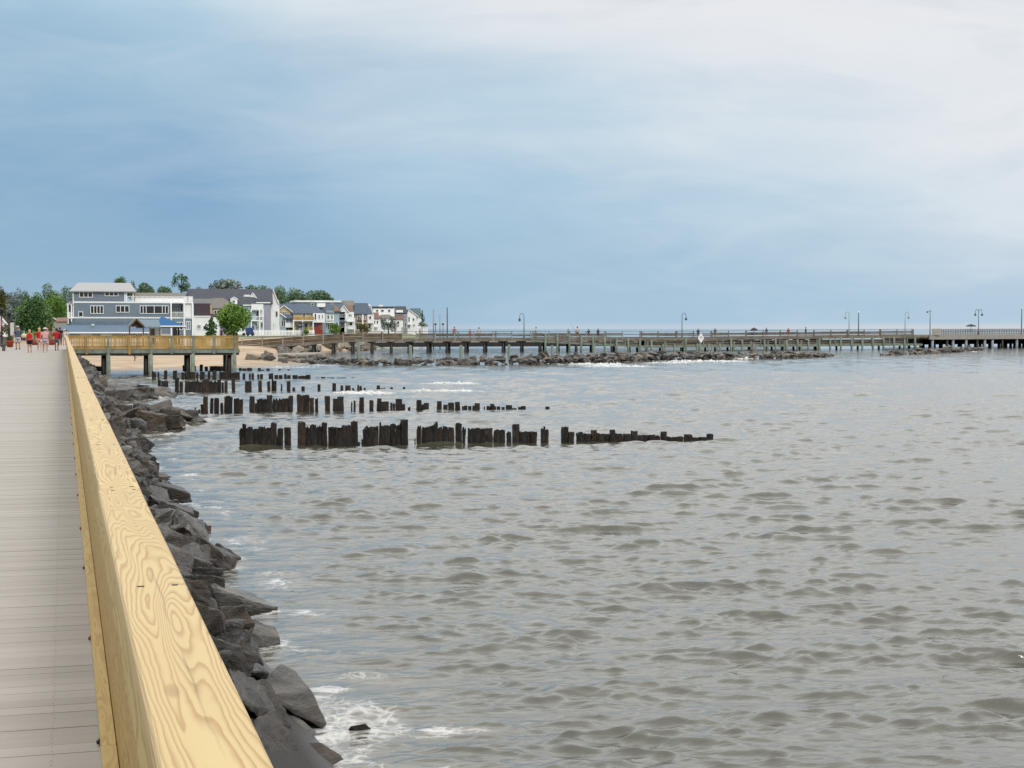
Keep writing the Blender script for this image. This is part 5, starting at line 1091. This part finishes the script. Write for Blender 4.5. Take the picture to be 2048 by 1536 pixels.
# ------------------------------------------------------------------ people
def ringz(c, rx, ry, n=12): return [(c[0]+rx*math.cos(2*math.pi*i/n), c[1]+ry*math.sin(2*math.pi*i/n), c[2]) for i in range(n)]
def limb(m_, pts, rs, n=8):
    rings = []
    for i, (p, r) in enumerate(zip(pts, rs)):
        p = Vector(p); a = Vector(pts[max(0, i-1)]); b_ = Vector(pts[min(len(pts)-1, i+1)]); d = (b_-a).normalized(); u = d.cross(Vector((0, 1, 0))); u = u.normalized() if u.length > .1 else Vector((1, 0, 0)); v = d.cross(u)
        rings.append([tuple(p+u*(r*math.cos(2*math.pi*k/n))+v*(r*math.sin(2*math.pi*k/n))) for k in range(n)])
    m_.loft(rings); return m_
def person(loc, height, yaw, label, shirt, bottom, hair, hat=None, stride=.18, shorts=True, skin='skin', sleeve=True, shoes='white_cloth', hatcol=None, arms=((.06, .05), (-.02, .1)), carry=None, parent=None, belt=None, lift=0, fat=1.0):
    t_ = thing('person', label, 'person', (0, 0, 0), None); k = height/1.75
    sL, sR = stride, -stride
    V = [(0, 0, .93), (0, .0, 1.12), (0, .01, 1.32), (0, .01, 1.45), (0, .0, 1.52), (0, .01, 1.63), (0, .02, 1.72)]
    Rr = [(.145*fat, .12*fat), (.13*fat, .105*fat), (.155*fat, .11*fat), (.09, .075), (.055, .055), (.085, .098), (.07, .08)]
    E = [(0, 1), (1, 2), (2, 3), (3, 4), (4, 5), (5, 6)]
    def chain(start, pts, rs):
        prev = start
        for p, r in zip(pts, rs): V.append(p); Rr.append((r, r)); E.append((prev, len(V)-1)); prev = len(V)-1
        return prev
    legs = {}
    for s, st in ((-1, sL), (1, sR)):
        lf = max(0, -st)*.25
        pts = [(s*.10, 0, .88), (s*.105, st*.45+.03, .50), (s*.105, st-.02, .09+lf), (s*.11, st+.12, .04+lf*.6)]
        chain(0, pts, [.095*fat, .06*fat, .042, .036]); legs[s] = pts
    hands = {}
    for (s, (fw, outw)), st in zip(((-1, arms[0]), (1, arms[1])), (sR, sL)):
        pts = [(s*.19, .0, 1.40), (s*(.23+outw*.5), fw*.4-.02+st*.25, 1.14), (s*(.22+outw), fw+.05+st*.5, .90), (s*(.22+outw), fw+.08+st*.55, .82)]
        e_ = chain(3, pts, [.058, .042, .03, .034]); hands[s] = pts
        hp = Vector(pts[-1])
        for f_ in range(4): 
            L_ = (.075, .088, .083, .066)[f_]; y0 = (f_-1.5)*.02
            chain(e_, [tuple(hp+Vector((s*.004, y0, -.045))), tuple(hp+Vector((-s*.008, y0, -.045-L_*.55))), tuple(hp+Vector((-s*.026, y0, -.045-L_)))], [.011, .0095, .008])
        chain(e_, [tuple(hp+Vector((-s*.018, .035, -.015))), tuple(hp+Vector((-s*.03, .048, -.055)))], [.012, .009])
    # nose and ears
    chain(5, [(0, .118, 1.635)], [.014]); chain(5, [(-.088, .005, 1.635)], [.016]); chain(5, [(.088, .005, 1.635)], [.016])
    me = bpy.data.meshes.new('body'); me.from_pydata(V, E, []); me.materials.append(M[skin]); body = bpy.data.objects.new('body', me); COL.objects.link(body); body.parent = t_
    sk = body.modifiers.new('skin', 'SKIN'); sk.use_smooth_shade = True
    for i, (rx, ry) in enumerate(Rr): me.skin_vertices[0].data[i].radius = (rx, ry)
    me.skin_vertices[0].data[0].use_root = True
    sub = body.modifiers.new('sub', 'SUBSURF'); sub.levels = 1; sub.render_levels = 1
    m_ = MB(); f_ = fat
    m_.loft([ringz((0, 0, z), rx*f_, ry*f_) for z, rx, ry in ((.90, .19, .15), (1.0, .178, .14), (1.14, .168, .132), (1.3, .192, .137), (1.40, .185, .12), (1.465, .11, .09), (1.49, .075, .075))])
    if sleeve:
        for s in (-1, 1):
            p = hands[s]; a, b_ = Vector(p[0]), Vector(p[1]); limb(m_, [(a.x-s*.05, a.y, a.z+.03), tuple(a), tuple(a.lerp(b_, .75))], [.07, .085, .075])
    m_.build('shirt', shirt, t_, True)
    m_ = MB(); m_.loft([ringz((0, 0, z), rx*f_, ry*f_) for z, rx, ry in ((.78, .19, .15), (.88, .195, .158), (.97, .176, .14))])
    for s in (-1, 1):
        a, b_, c = map(Vector, legs[s][:3]); e_ = .72 if shorts == 'long' else .5
        pts = [tuple(a+Vector((0, 0, .02))), tuple(a.lerp(b_, .6)), tuple(a.lerp(b_, .98 if shorts == 'long' else .62))]
        if shorts is False: pts = [pts[0], tuple(b_), tuple(c)]; limb(m_, pts, [.115*f_, .082*f_, .06])
        else: limb(m_, pts, [.118*f_, .108*f_, .108*f_])
    m_.build('shorts' if shorts else 'trousers', bottom, t_, True)
    if belt: MB().loft([ringz((0, 0, z), .186*f_, .15*f_) for z in (.99, 1.04)]).build('belt', belt, t_)
    for s in (-1, 1):
        q = legs[s]; x, y, z = q[2]; MB().loft([[(x+u*.045*w_, y+v, z-.09+hh) for u, hh in ((-1, 0), (1, 0), (.8, .075*g_), (-.8, .075*g_))] for v, w_, g_ in ((-.07, .9, 1.2), (.03, 1.05, 1.1), (.13, 1.1, .8), (.19, .7, .5))]).build('shoe', shoes, t_, True)
    MB().ell((0, -.005, 1.665), (.098, .112, .105), 12, 7, -.35 if not hat else -.3, 1).build('hair', hair, t_, True)
    if hair == 'hair_blond': MB().ell((0, -.06, 1.56), (.09, .06, .12), 10, 6).build('ponytail', hair, t_, True)
    if hat:
        m_ = MB().ell((0, 0, 1.70), (.108, .122, .1), 12, 5, -.1, 1)
        if hat == 'brim': m_.loft([ringz((0, 0, z), r_, r_*1.08, 16) for z, r_ in ((1.695, .11), (1.675, .21), (1.69, .2), (1.71, .11))])
        else: m_.loft([[(x, y, z) for x, y in ((-.08, .08), (.08, .08), (.06, .22), (-.06, .22))] for z in (1.695, 1.71)])
        m_.build('hat', hatcol or 'white_cloth', t_, True)
    t_.scale = (k, k, k); t_.rotation_euler = (0, 0, yaw); t_.location = loc
    return t_
def onbw(px, py): p = W(px, py, DECK); return (p.x, p.y, DECK+.002)
person(onbw(36, 699), 1.86, .15, 'man in a slate blue shirt and pale shorts with a white cap, leftmost walker', 'navy_grey', 'pale_shorts', 'hair_dark', 'cap', .1, 'long', shoes='black_cloth', arms=((.05, .08), (.1, .16)), fat=1.12)
p = onbw(36, 699); hb_ = tag(MB().ell((0, 0, 0), (.26, .12, .2), 12, 6).build('straw_bag', 'straw', smooth=True), 'round pale straw bag held by the man in the slate blue shirt', 'bag'); hb_.location = (p[0]+.45, p[1]+.12, DECK+1.12)
person(onbw(59.5, 705), 1.62, -.05, 'blonde woman in a red tank top and black shorts', 'red', 'black_cloth', 'hair_blond', None, .06, True, sleeve=False, shoes='rose', belt='rose')
person(onbw(79, 701.5), 1.72, 0, 'person in a red shirt and a yellow cap, half behind the striped shirt', 'red', 'pink_stripe', 'hair_blond', 'cap', .26, True, hatcol='yellow_cap')
person(onbw(90.5, 705), 1.74, .1, 'broad woman in a pink striped shirt and pale shorts with a wide white hat', 'pink_stripe', 'pale_shorts', 'hair_dark', 'brim', .16, True, belt='lavender', arms=((.12, .14), (.02, .05)), fat=1.2, shoes='white_cloth')
person(onbw(113.5, 701), 1.68, -.1, 'woman in a crimson shirt and denim shorts with a dark cap', 'crimson', 'denim', 'hair_dark', 'cap', .12, True, skin='skin_dark', hatcol='dark_cap', arms=((.02, .14), (.02, .12)), shoes='black_cloth')
person(onbw(120, 690.5), 1.82, 0, 'tall person dressed all in black beyond the crimson shirt', 'black_cloth', 'black_cloth', 'hair_dark', None, .15, False, skin='skin_dark', shoes='black_cloth')
person(onbw(95, 693), 1.72, 0, 'bald person in a lavender shirt seen over the striped shirt', 'lavender', 'denim', 'skin', None, .15, True)
person(onbw(129, 690), 1.6, .2, 'person in white with a white hat beside the far end of the railing', 'white_cloth', 'white_cloth', 'hair_dark', 'brim', .1, True, shoes='red')
person(onbw(133.5, 688.5), 1.55, .1, 'second person in white standing right at the railing end', 'white_cloth', 'denim', 'hair_dark', None, .08, True, shoes='white_cloth')
def onpier(px, off=1.0): 
    p = pp(px, zdeck(px))+wd*.3*off; return (p.x, p.y, p.z+.005)
for px, h_, sh, bt_, hr, ht, lb in ((911.5, 1.95, 'rose', 'black_cloth', 'hair_dark', None, 'person in a rose top on the pier near the three masts'), (943, 1.55, 'rose', 'rose', 'hair_dark', None, 'short person seen through the pier rail between the masts and the white shirt'),
 (961, 1.82, 'white_cloth', 'pale_shorts', 'hair_dark', 'brim', 'person in white with a dark brimmed hat on the pier'), (1075.5, 1.9, 'white_cloth', 'denim', 'hair_dark', None, 'person in a white shirt leaning on the pier rail just right of the tall lamp'), (1140, 1.62, 'denim', 'denim', 'hair_dark', None, 'dark haired person by the pier rail left of the angler'),
 (1158.5, 1.95, 'white_cloth', 'black_cloth', 'hair_dark', 'cap', 'angler in white holding a fishing rod on the pier'), (1181, 1.6, 'black_cloth', 'denim', 'hair_dark', None, 'dark clad person on the pier just right of the angler'), (1200, 1.66, 'black_cloth', 'black_cloth', 'hair_dark', None, 'person in black on the pier, second right of the angler'),
 (1401, 1.66, 'black_cloth', 'denim', 'hair_dark', None, 'person on the pier right above the diamond sign'), (1435, 1.72, 'navy_grey', 'denim', 'hair_dark', None, 'person on the pier between the diamond sign and the dark umbrella'), (1538, 1.7, 'navy_grey', 'denim', 'hair_dark', None, 'person on the pier right of the dark umbrella'), (1582, 1.6, 'red', 'denim', 'hair_dark', None, 'person in a red top on the pier left of the paired poles'), (1617, 1.7, 'black_cloth', 'denim', 'hair_dark', 'cap', 'capped person on the pier left of the paired poles')):
    person(onpier(px), h_, random.uniform(-.8, .8) if px != 1158.5 else .2, lb, sh, bt_, hr, ht, .05, True, hatcol='dark_cap')
a = onpier(1157); rd = tag(MB().cyl((0, 0, 0), (-.95, -.5, 1.5), .016, .008, 5).cyl((.1, .06, -.18), (0, 0, 0), .022, .02, 5).build('fishing_rod', 'black'), 'long fishing rod slanting up from the angler on the pier', 'fishing rod'); rd.location = (a[0]-.15, a[1]+.25, a[2]+1.1)
# ------------------------------------------------------------------ left end of the boardwalk
def ps(px, py): p = W(px, py, DECK); return p
p = ps(10, 692); pl_ = thing('planter', 'grey stone planter with an olive shrub at the left edge', 'planter', (p.x, p.y, DECK))
MB().loft([[(p.x+sx*w_, p.y+sy*.8, DECK+z) for sx, sy in ((-1, -1), (1, -1), (1, 1), (-1, 1))] for z, w_ in ((0, .62), (.1, .66), (.8, .72), (.86, .78), (.9, .78), (.9, .66))]).build('tub', 'stone_grey', pl_)
leaves('shrub', 'leaf_olive', pl_, [(p.x+random.uniform(-.8, .7), p.y+random.uniform(-.4, .4), DECK+1.05+random.uniform(0, .75), .42) for _ in range(9)], 900, .07, 71)
p = ps(2, 702); b2 = thing('stone_bench', 'weathered grey stone bench at the left edge of the boardwalk', 'bench', (p.x, p.y, DECK))
MB().box(p.x-1.2, p.x+.45, p.y-.3, p.y+.3, DECK+.42, DECK+.54).build('seat', 'stone_grey', b2)
for xx in (-.9, .2): MB().box(p.x+xx-.12, p.x+xx+.12, p.y-.25, p.y+.25, DECK, DECK+.42).build('leg', 'stone_grey', b2)
p = ps(50, 693); b3 = thing('park_bench', 'dark metal park bench behind the man in the slate blue shirt', 'bench', (p.x, p.y, DECK))
MB().box(p.x-.8, p.x+.5, p.y-.22, p.y+.22, DECK+.42, DECK+.46).build('seat', 'black', b3); MB().box(p.x-.8, p.x+.5, p.y+.2, p.y+.25, DECK+.55, DECK+.9).build('backrest', 'black', b3)
for xx in (-.75, .45): MB().box(p.x+xx-.03, p.x+xx+.03, p.y-.22, p.y+.22, DECK, DECK+.42).build('leg', 'black', b3)
p = ps(20, 694.5); pt = thing('flower_pot', 'terracotta pot beside the grey stone planter', 'pot', (p.x, p.y, DECK)); MB().loft([ringz((p.x, p.y, DECK+z), r_, r_, 12) for z, r_ in ((0, .24), (.5, .34), (.52, .38), (.6, .38), (.6, .3), (.5, .28))]).build('pot', 'terracotta', pt, True); leaves('flowers', 'leaf_olive', pt, [(p.x, p.y, DECK+.75, .3)], 220, .06, 72)
for i, (px, py, col, lb) in enumerate(((102, 690, 'leaf_yellow', 'yellow flowering tub between the striped shirt and the crimson shirt'), (70, 690, 'leaf', 'green planted tub between the blonde woman and the red shirt'))):
    p = ps(px, py); pt = thing('flower_tub', lb, 'planter', (p.x, p.y, DECK)); MB().loft([ringz((p.x, p.y, DECK+z), r_, r_, 12) for z, r_ in ((0, .34), (.55, .46), (.6, .48), (.6, .4))]).build('pot', 'terracotta', pt, True); leaves('flowers', col, pt, [(p.x-.2, p.y, DECK+.85, .36), (p.x+.2, p.y, DECK+.8, .36), (p.x, p.y, DECK+1.1, .3)], 420, .07, 73+i)
for px, py, yt, lb in ((4, 694, 618, 'black lamp post at the left edge of the picture'), (19, 694, 625, 'black lamp post carrying a white banner right of the left edge')):
    p = ps(px, py); dist = (p-Vector((0, 0, EYE))).dot(fwd); zt = PC(px, yt, dist).z; L = thing('street_lamp', lb, 'street lamp', (p.x, p.y, DECK), 'lamp posts on the boardwalk')
    MB().cyl((p.x, p.y, DECK), (p.x, p.y, DECK+.5), .13, .09, 8).cyl((p.x, p.y, DECK+.5), (p.x, p.y, zt-.45), .06, .05, 8).build('pole', 'black', L, True)
    MB().loft([ringz((p.x, p.y, zt+z), r_, r_, 8) for z, r_ in ((-.45, .08), (-.42, .16), (-.1, .2), (-.06, .24), (.05, .1), (.1, .02))]).build('lantern', 'black', L, True)
    if px > 10:
        MB().beam((p.x, p.y, zt-.9), (p.x+.5, p.y, zt-.9), .03, .03).build('banner_arm', 'black', L); MB().box(p.x+.08, p.x+.42, p.y-.01, p.y+.01, zt-2.1, zt-.93).build('banner', 'white_cloth', L)
    else: MB().box(p.x-.5, p.x-.08, p.y-.01, p.y+.01, zt-2.1, zt-.9).build('banner', 'pink_stripe', L)
# ------------------------------------------------------------------ water
az_ = np.radians(np.concatenate([np.arange(-30, -4, .5), np.arange(-4, 40, .05), np.arange(40, 75, .4)]))
rr = [4.5]
while rr[-1] < 9: rr.append(rr[-1]*1.008)
while rr[-1] < 140: rr.append(rr[-1]*1.0023)
while rr[-1] < 430: rr.append(rr[-1]*1.0037)
while rr[-1] < 14000: rr.append(rr[-1]*1.03)
rr = np.array(rr); na_, nr_ = len(az_), len(rr)
Rg, Ag = np.meshgrid(rr, az_, indexing='ij')
X = Rg*np.sin(Ag); Y = Rg*np.cos(Ag)
rs = np.random.RandomState(5)
Z = np.zeros_like(X); DX = np.zeros_like(X); DY = np.zeros_like(X); sp_ = Rg*np.where(Rg < 140, .0023, .0037)
# shelter close to the riprap: smaller chop
base_dir = math.atan2(-1.0, -.22)
NW = 230
lam = np.exp(rs.uniform(np.log(.15), np.log(2.6), NW))
for L in lam:
    th = base_dir+rs.normal(0, .34 if L > .8 else .5); k = 2*math.pi/L
    st = (.0105 if L > 1.5 else .0160 if L > .75 else .030)*rs.uniform(.5, 1.4)
    n_ = int(np.searchsorted(-(L/sp_[:, 0]), -1.8)) if False else int(np.argmax(np.append(L/sp_[:, 0] < 1.8, True) & np.append(rr > 9, True)))
    if n_ < 2: continue
    fade = (np.clip((L/sp_[:n_]-1.8)/2.2, 0, 1)*np.clip(1.25-Rg[:n_]/900, .0, 1))
    ph = k*(math.cos(th)*X[:n_]+math.sin(th)*Y[:n_])+rs.uniform(0, 6.28); af = fade*(st/k)
    s = af*np.sin(ph); Z[:n_] += af*np.cos(ph); DX[:n_] -= math.cos(th)*s*.62; DY[:n_] -= math.sin(th)*s*.62
def sn(x, y, seed, n=10, l0=8, l1=30):
    q = np.random.RandomState(seed); o = np.zeros_like(x)
    for _ in range(n):
        l = np.exp(q.uniform(np.log(l0), np.log(l1))); t = q.uniform(0, 6.28); o += np.cos(2*math.pi/l*(np.cos(t)*x+np.sin(t)*y)+q.uniform(0, 6.28))
    return o/math.sqrt(n/2)
sg = Z[(Rg > 12) & (Rg < 40)].std()
gm = np.clip(1+.15*sn(X, Y, 3, 14, 4, 20), .55, 1.22); Zn = Z*gm/sg; Zn = np.where(Zn > 2.2, 2.2+.8*np.tanh((Zn-2.2)/1.2), Zn); cf = gm/(1+.22*np.maximum(Zn-1.4, 0)**2); DX *= cf; DY *= cf; Z = sg*(Zn+.20*(np.clip(Zn, -2.6, 2.6)**2-1))
slope_pos = Zn
# foam: around rocks, stakes, crest caps
foam = np.zeros_like(X)
xsY = np.interp(Y, [a for a, _ in XS], [b for _, b in XS])
shore = X-xsY
near = (Rg < 300)
for (x, y, r) in ROCKS[:nb_]:
    d0 = math.hypot(x, y); 
    if d0 > 260: continue
    i0, i1 = np.searchsorted(rr, [d0-r-3.5, d0+r+3.5]); aa = math.atan2(x, y); da = (r+3.5)/d0; j0, j1 = np.searchsorted(az_, [aa-da, aa+da])
    if i1 <= i0 or j1 <= j0: continue
    sl = (slice(i0, i1), slice(j0, j1)); dd = np.hypot(X[sl]-x, Y[sl]-y); w_ = (.5 if y < 60 else .8) if d0 < 150 else 1.1
    foam[sl] = np.maximum(foam[sl], np.clip(1-(dd-r*.9)/w_, 0, 1)*.72)
for (x, y, r) in STK:
    d0 = math.hypot(x, y); i0, i1 = np.searchsorted(rr, [d0-1, d0+1]); aa = math.atan2(x, y); da = 1/d0; j0, j1 = np.searchsorted(az_, [aa-da, aa+da])
    if i1 <= i0 or j1 <= j0: continue
    sl = (slice(i0, i1), slice(j0, j1)); dd = np.hypot(X[sl]-x, Y[sl]-y); foam[sl] = np.maximum(foam[sl], np.clip(1-(dd-.1)/.35, 0, 1)*.42)
# surf belt along the riprap and on the beach
sb = np.clip(1-np.abs(shore-.6)/1.5, 0, 1)*(Y < 136); foam = np.maximum(foam, sb*(.44+.2*np.clip(sn(X, Y, 21, 8, 1.2, 4), -1.5, 1.5)))
bch = np.clip(1-np.abs(shore-1.5)/4, 0, 1)*((Y > 140) & (Y < 190)); foam = np.maximum(foam, bch*.62)
# breaking patches (pixel centre, half width, half depth in metres, strength)
for px, py, hw, hd, st in ((905, 1460, .62, .22, .72), (860, 1470, .4, .2, .62), (655, 1378, .35, .3, .85), (640, 1430, .5, .8, .7), (690, 1500, .9, .5, .62), (760, 1415, .6, .4, .55), (490, 1082, .7, .8, .66), (470, 985, 1.4, 1.0, .55), (455, 1030, .6, 1.2, .6), (560, 1300, .5, .6, .6), (600, 1275, .4, .5, .5),
  (880, 783, 3.4, 1.3, .9), (720, 787, 3.0, 1.5, .92), (905, 768, 2.8, 2.0, .85), (1000, 772, 2.2, 1.2, .6), (1240, 733, 5.0, 2.4, .98), (1195, 729, 4.5, 2.6, 1.0), (1410, 723, 7.0, 3.0, 1.02), (1482, 718, 3.0, 2.0, 1.0), (1340, 726, 4.0, 2.2, .95), (1120, 729, 2.0, .9, .7), (330, 742, 3.5, 2.0, .75), (400, 745, 5, 2.0, .7), (560, 735, 6, 2.5, .75), (640, 731, 3, 1.5, .7), (1930, 703, 4.0, 1.2, .8), (1600, 719, 3, 1, .6), (335, 868, .9, .8, .7), (300, 880, 1.0, .8, .65), (275, 872, .8, 1.0, .7), (1660, 905, 1.2, .5, .35)):
    p = W(px, py, 0); th = math.atan2(p.x, p.y); u = (X-p.x)*math.cos(th)-(Y-p.y)*math.sin(th); v = (X-p.x)*math.sin(th)+(Y-p.y)*math.cos(th)
    q = 1-np.sqrt((u/hw)**2+(v/hd)**2)*.8; foam = np.maximum(foam, np.clip(q*1.6, 0, 1)*st)
# scattered white caps on steep crests
caps_ = np.clip((slope_pos-2.4)*1.2, 0, 1)*np.clip(sn(X, Y, 9, 10, 9, 40)-1.2, 0, 1)*(Rg > 130); foam = np.maximum(foam, caps_*.6)
Z += np.clip(foam-.45, 0, 1)*(.05*sn(X, Y, 14, 14, .25, .9)+.05)*np.clip(Rg/40, .7, 3.0)
# calm water inside the land so it never pokes through the ground
ins = np.clip(1+shore/2.0, 0, 1); Z = Z*ins-.6*(1-ins)*(shore < -2)
damp = np.clip((shore+.3)/2.2, .35, 1); Z = np.where(Y < 136, Z*damp, Z); DX *= damp*(Rg < 430); DY *= (Rg < 430)
V3 = np.stack([X+DX, Y+DY, Z], -1).reshape(-1, 3).astype(np.float32)
ii = np.arange(nr_*na_).reshape(nr_, na_)
Q = np.stack([ii[:-1, :-1], ii[:-1, 1:], ii[1:, 1:], ii[1:, :-1]], -1)
land = (shore < -4.5) & (Rg < 2000); keep = ~(land[:-1, :-1] & land[:-1, 1:] & land[1:, 1:] & land[1:, :-1]); Q = Q[keep][:, ::-1]
me = bpy.data.meshes.new('water'); me.vertices.add(len(V3)); me.vertices.foreach_set('co', V3.ravel())
nq = len(Q); me.loops.add(nq*4); me.loops.foreach_set('vertex_index', Q.ravel().astype(np.int32)); me.polygons.add(nq)
me.polygons.foreach_set('loop_start', np.arange(0, nq*4, 4, dtype=np.int32)); me.polygons.foreach_set('use_smooth', np.ones(nq, bool)); me.update(calc_edges=True)
fa = me.attributes.new('foam', 'FLOAT', 'POINT'); fa.data.foreach_set('value', foam.ravel().astype(np.float32))
m, wt, b = nt_new('bay_water')
tcw = N(wt, 'ShaderNodeTexCoord'); at = N(wt, 'ShaderNodeAttribute', attribute_name='foam')
nn = N(wt, 'ShaderNodeTexNoise', {'Vector': tcw.outputs['Object'], 'Scale': .06, 'Detail': 4.0})
wc = MIX(wt, nn.outputs[0], (.036, .036, .021), (.052, .052, .034))
# foam lace
wp_ = N(wt, 'ShaderNodeTexNoise', {'Vector': tcw.outputs['Object'], 'Scale': 3.0, 'Detail': 4.0})
vv = N(wt, 'ShaderNodeVectorMath', {0: tcw.outputs['Object'], 1: N(wt, 'ShaderNodeVectorMath', {0: wp_.outputs['Color'], 'Scale': .45}, operation='SCALE').outputs[0]}, operation='ADD').outputs[0]
vo = N(wt, 'ShaderNodeTexVoronoi', {'Vector': vv, 'Scale': 6.5}, feature='DISTANCE_TO_EDGE')
nf = N(wt, 'ShaderNodeTexNoise', {'Vector': vv, 'Scale': 2.4, 'Detail': 8.0, 'Roughness': .68})
lace = M_(wt, 'SUBTRACT', 1.0, M_(wt, 'MULTIPLY', vo.outputs[0], 3.2, clamp=True))
pat = M_(wt, 'ADD', M_(wt, 'MULTIPLY', lace, .20), M_(wt, 'MULTIPLY', nf.outputs[0], 1.08))
fm_ = N(wt, 'ShaderNodeMapRange', {'Value': M_(wt, 'ADD', at.outputs['Fac'], pat), 'From Min': 1.25, 'From Max': 1.6}, interpolation_type='SMOOTHSTEP').outputs[0]
churn = N(wt, 'ShaderNodeMapRange', {'Value': at.outputs['Fac'], 'From Min': .15, 'From Max': .8}).outputs[0]
wc = MIX(wt, M_(wt, 'MULTIPLY', churn, .55), wc, (.15, .137, .10))
nt_l = wt.links
nt_l.new(wc, b.inputs['Base Color']); b.inputs['IOR'].default_value = 1.68; b.inputs['Roughness'].default_value = .05; b.inputs['Specular IOR Level'].default_value = .5
cd = N(wt, 'ShaderNodeNewGeometry')
sx = N(wt, 'ShaderNodeMapping', {'Vector': tcw.outputs['Object'], 'Scale': (.55, 1.5, 1), 'Rotation': (0, 0, .2)})
def wn(sc, d, di): return N(wt, 'ShaderNodeTexNoise', {'Vector': sx.outputs[0], 'Scale': sc, 'Detail': d, 'Roughness': .55, 'Distortion': di}).outputs[0]
hh = M_(wt, 'ADD', M_(wt, 'MULTIPLY', wn(5.5, 5.0, .4), .35), M_(wt, 'ADD', M_(wt, 'MULTIPLY', wn(1.5, 3.0, .6), .9), M_(wt, 'MULTIPLY', wn(.8, 2.0, .5), .3)))
bp = N(wt, 'ShaderNodeBump', {'Height': hh, 'Strength': .65, 'Distance': .07}); nt_l.new(bp.outputs[0], b.inputs['Normal'])
fo = N(wt, 'ShaderNodeBsdfPrincipled', {'Base Color': (.62, .62, .61, 1), 'Roughness': .75})
bf = N(wt, 'ShaderNodeBump', {'Height': pat, 'Strength': .8, 'Distance': .06}); nt_l.new(bf.outputs[0], fo.inputs['Normal'])
mxs = N(wt, 'ShaderNodeMixShader', {0: M_(wt, 'MULTIPLY', fm_, .78), 1: b.outputs[0], 2: fo.outputs[0]})
nt_l.new(mxs.outputs[0], wt.nodes['Material Output'].inputs['Surface'])
me.materials.append(m); ow = bpy.data.objects.new('water', me); COL.objects.link(ow); struct(ow)
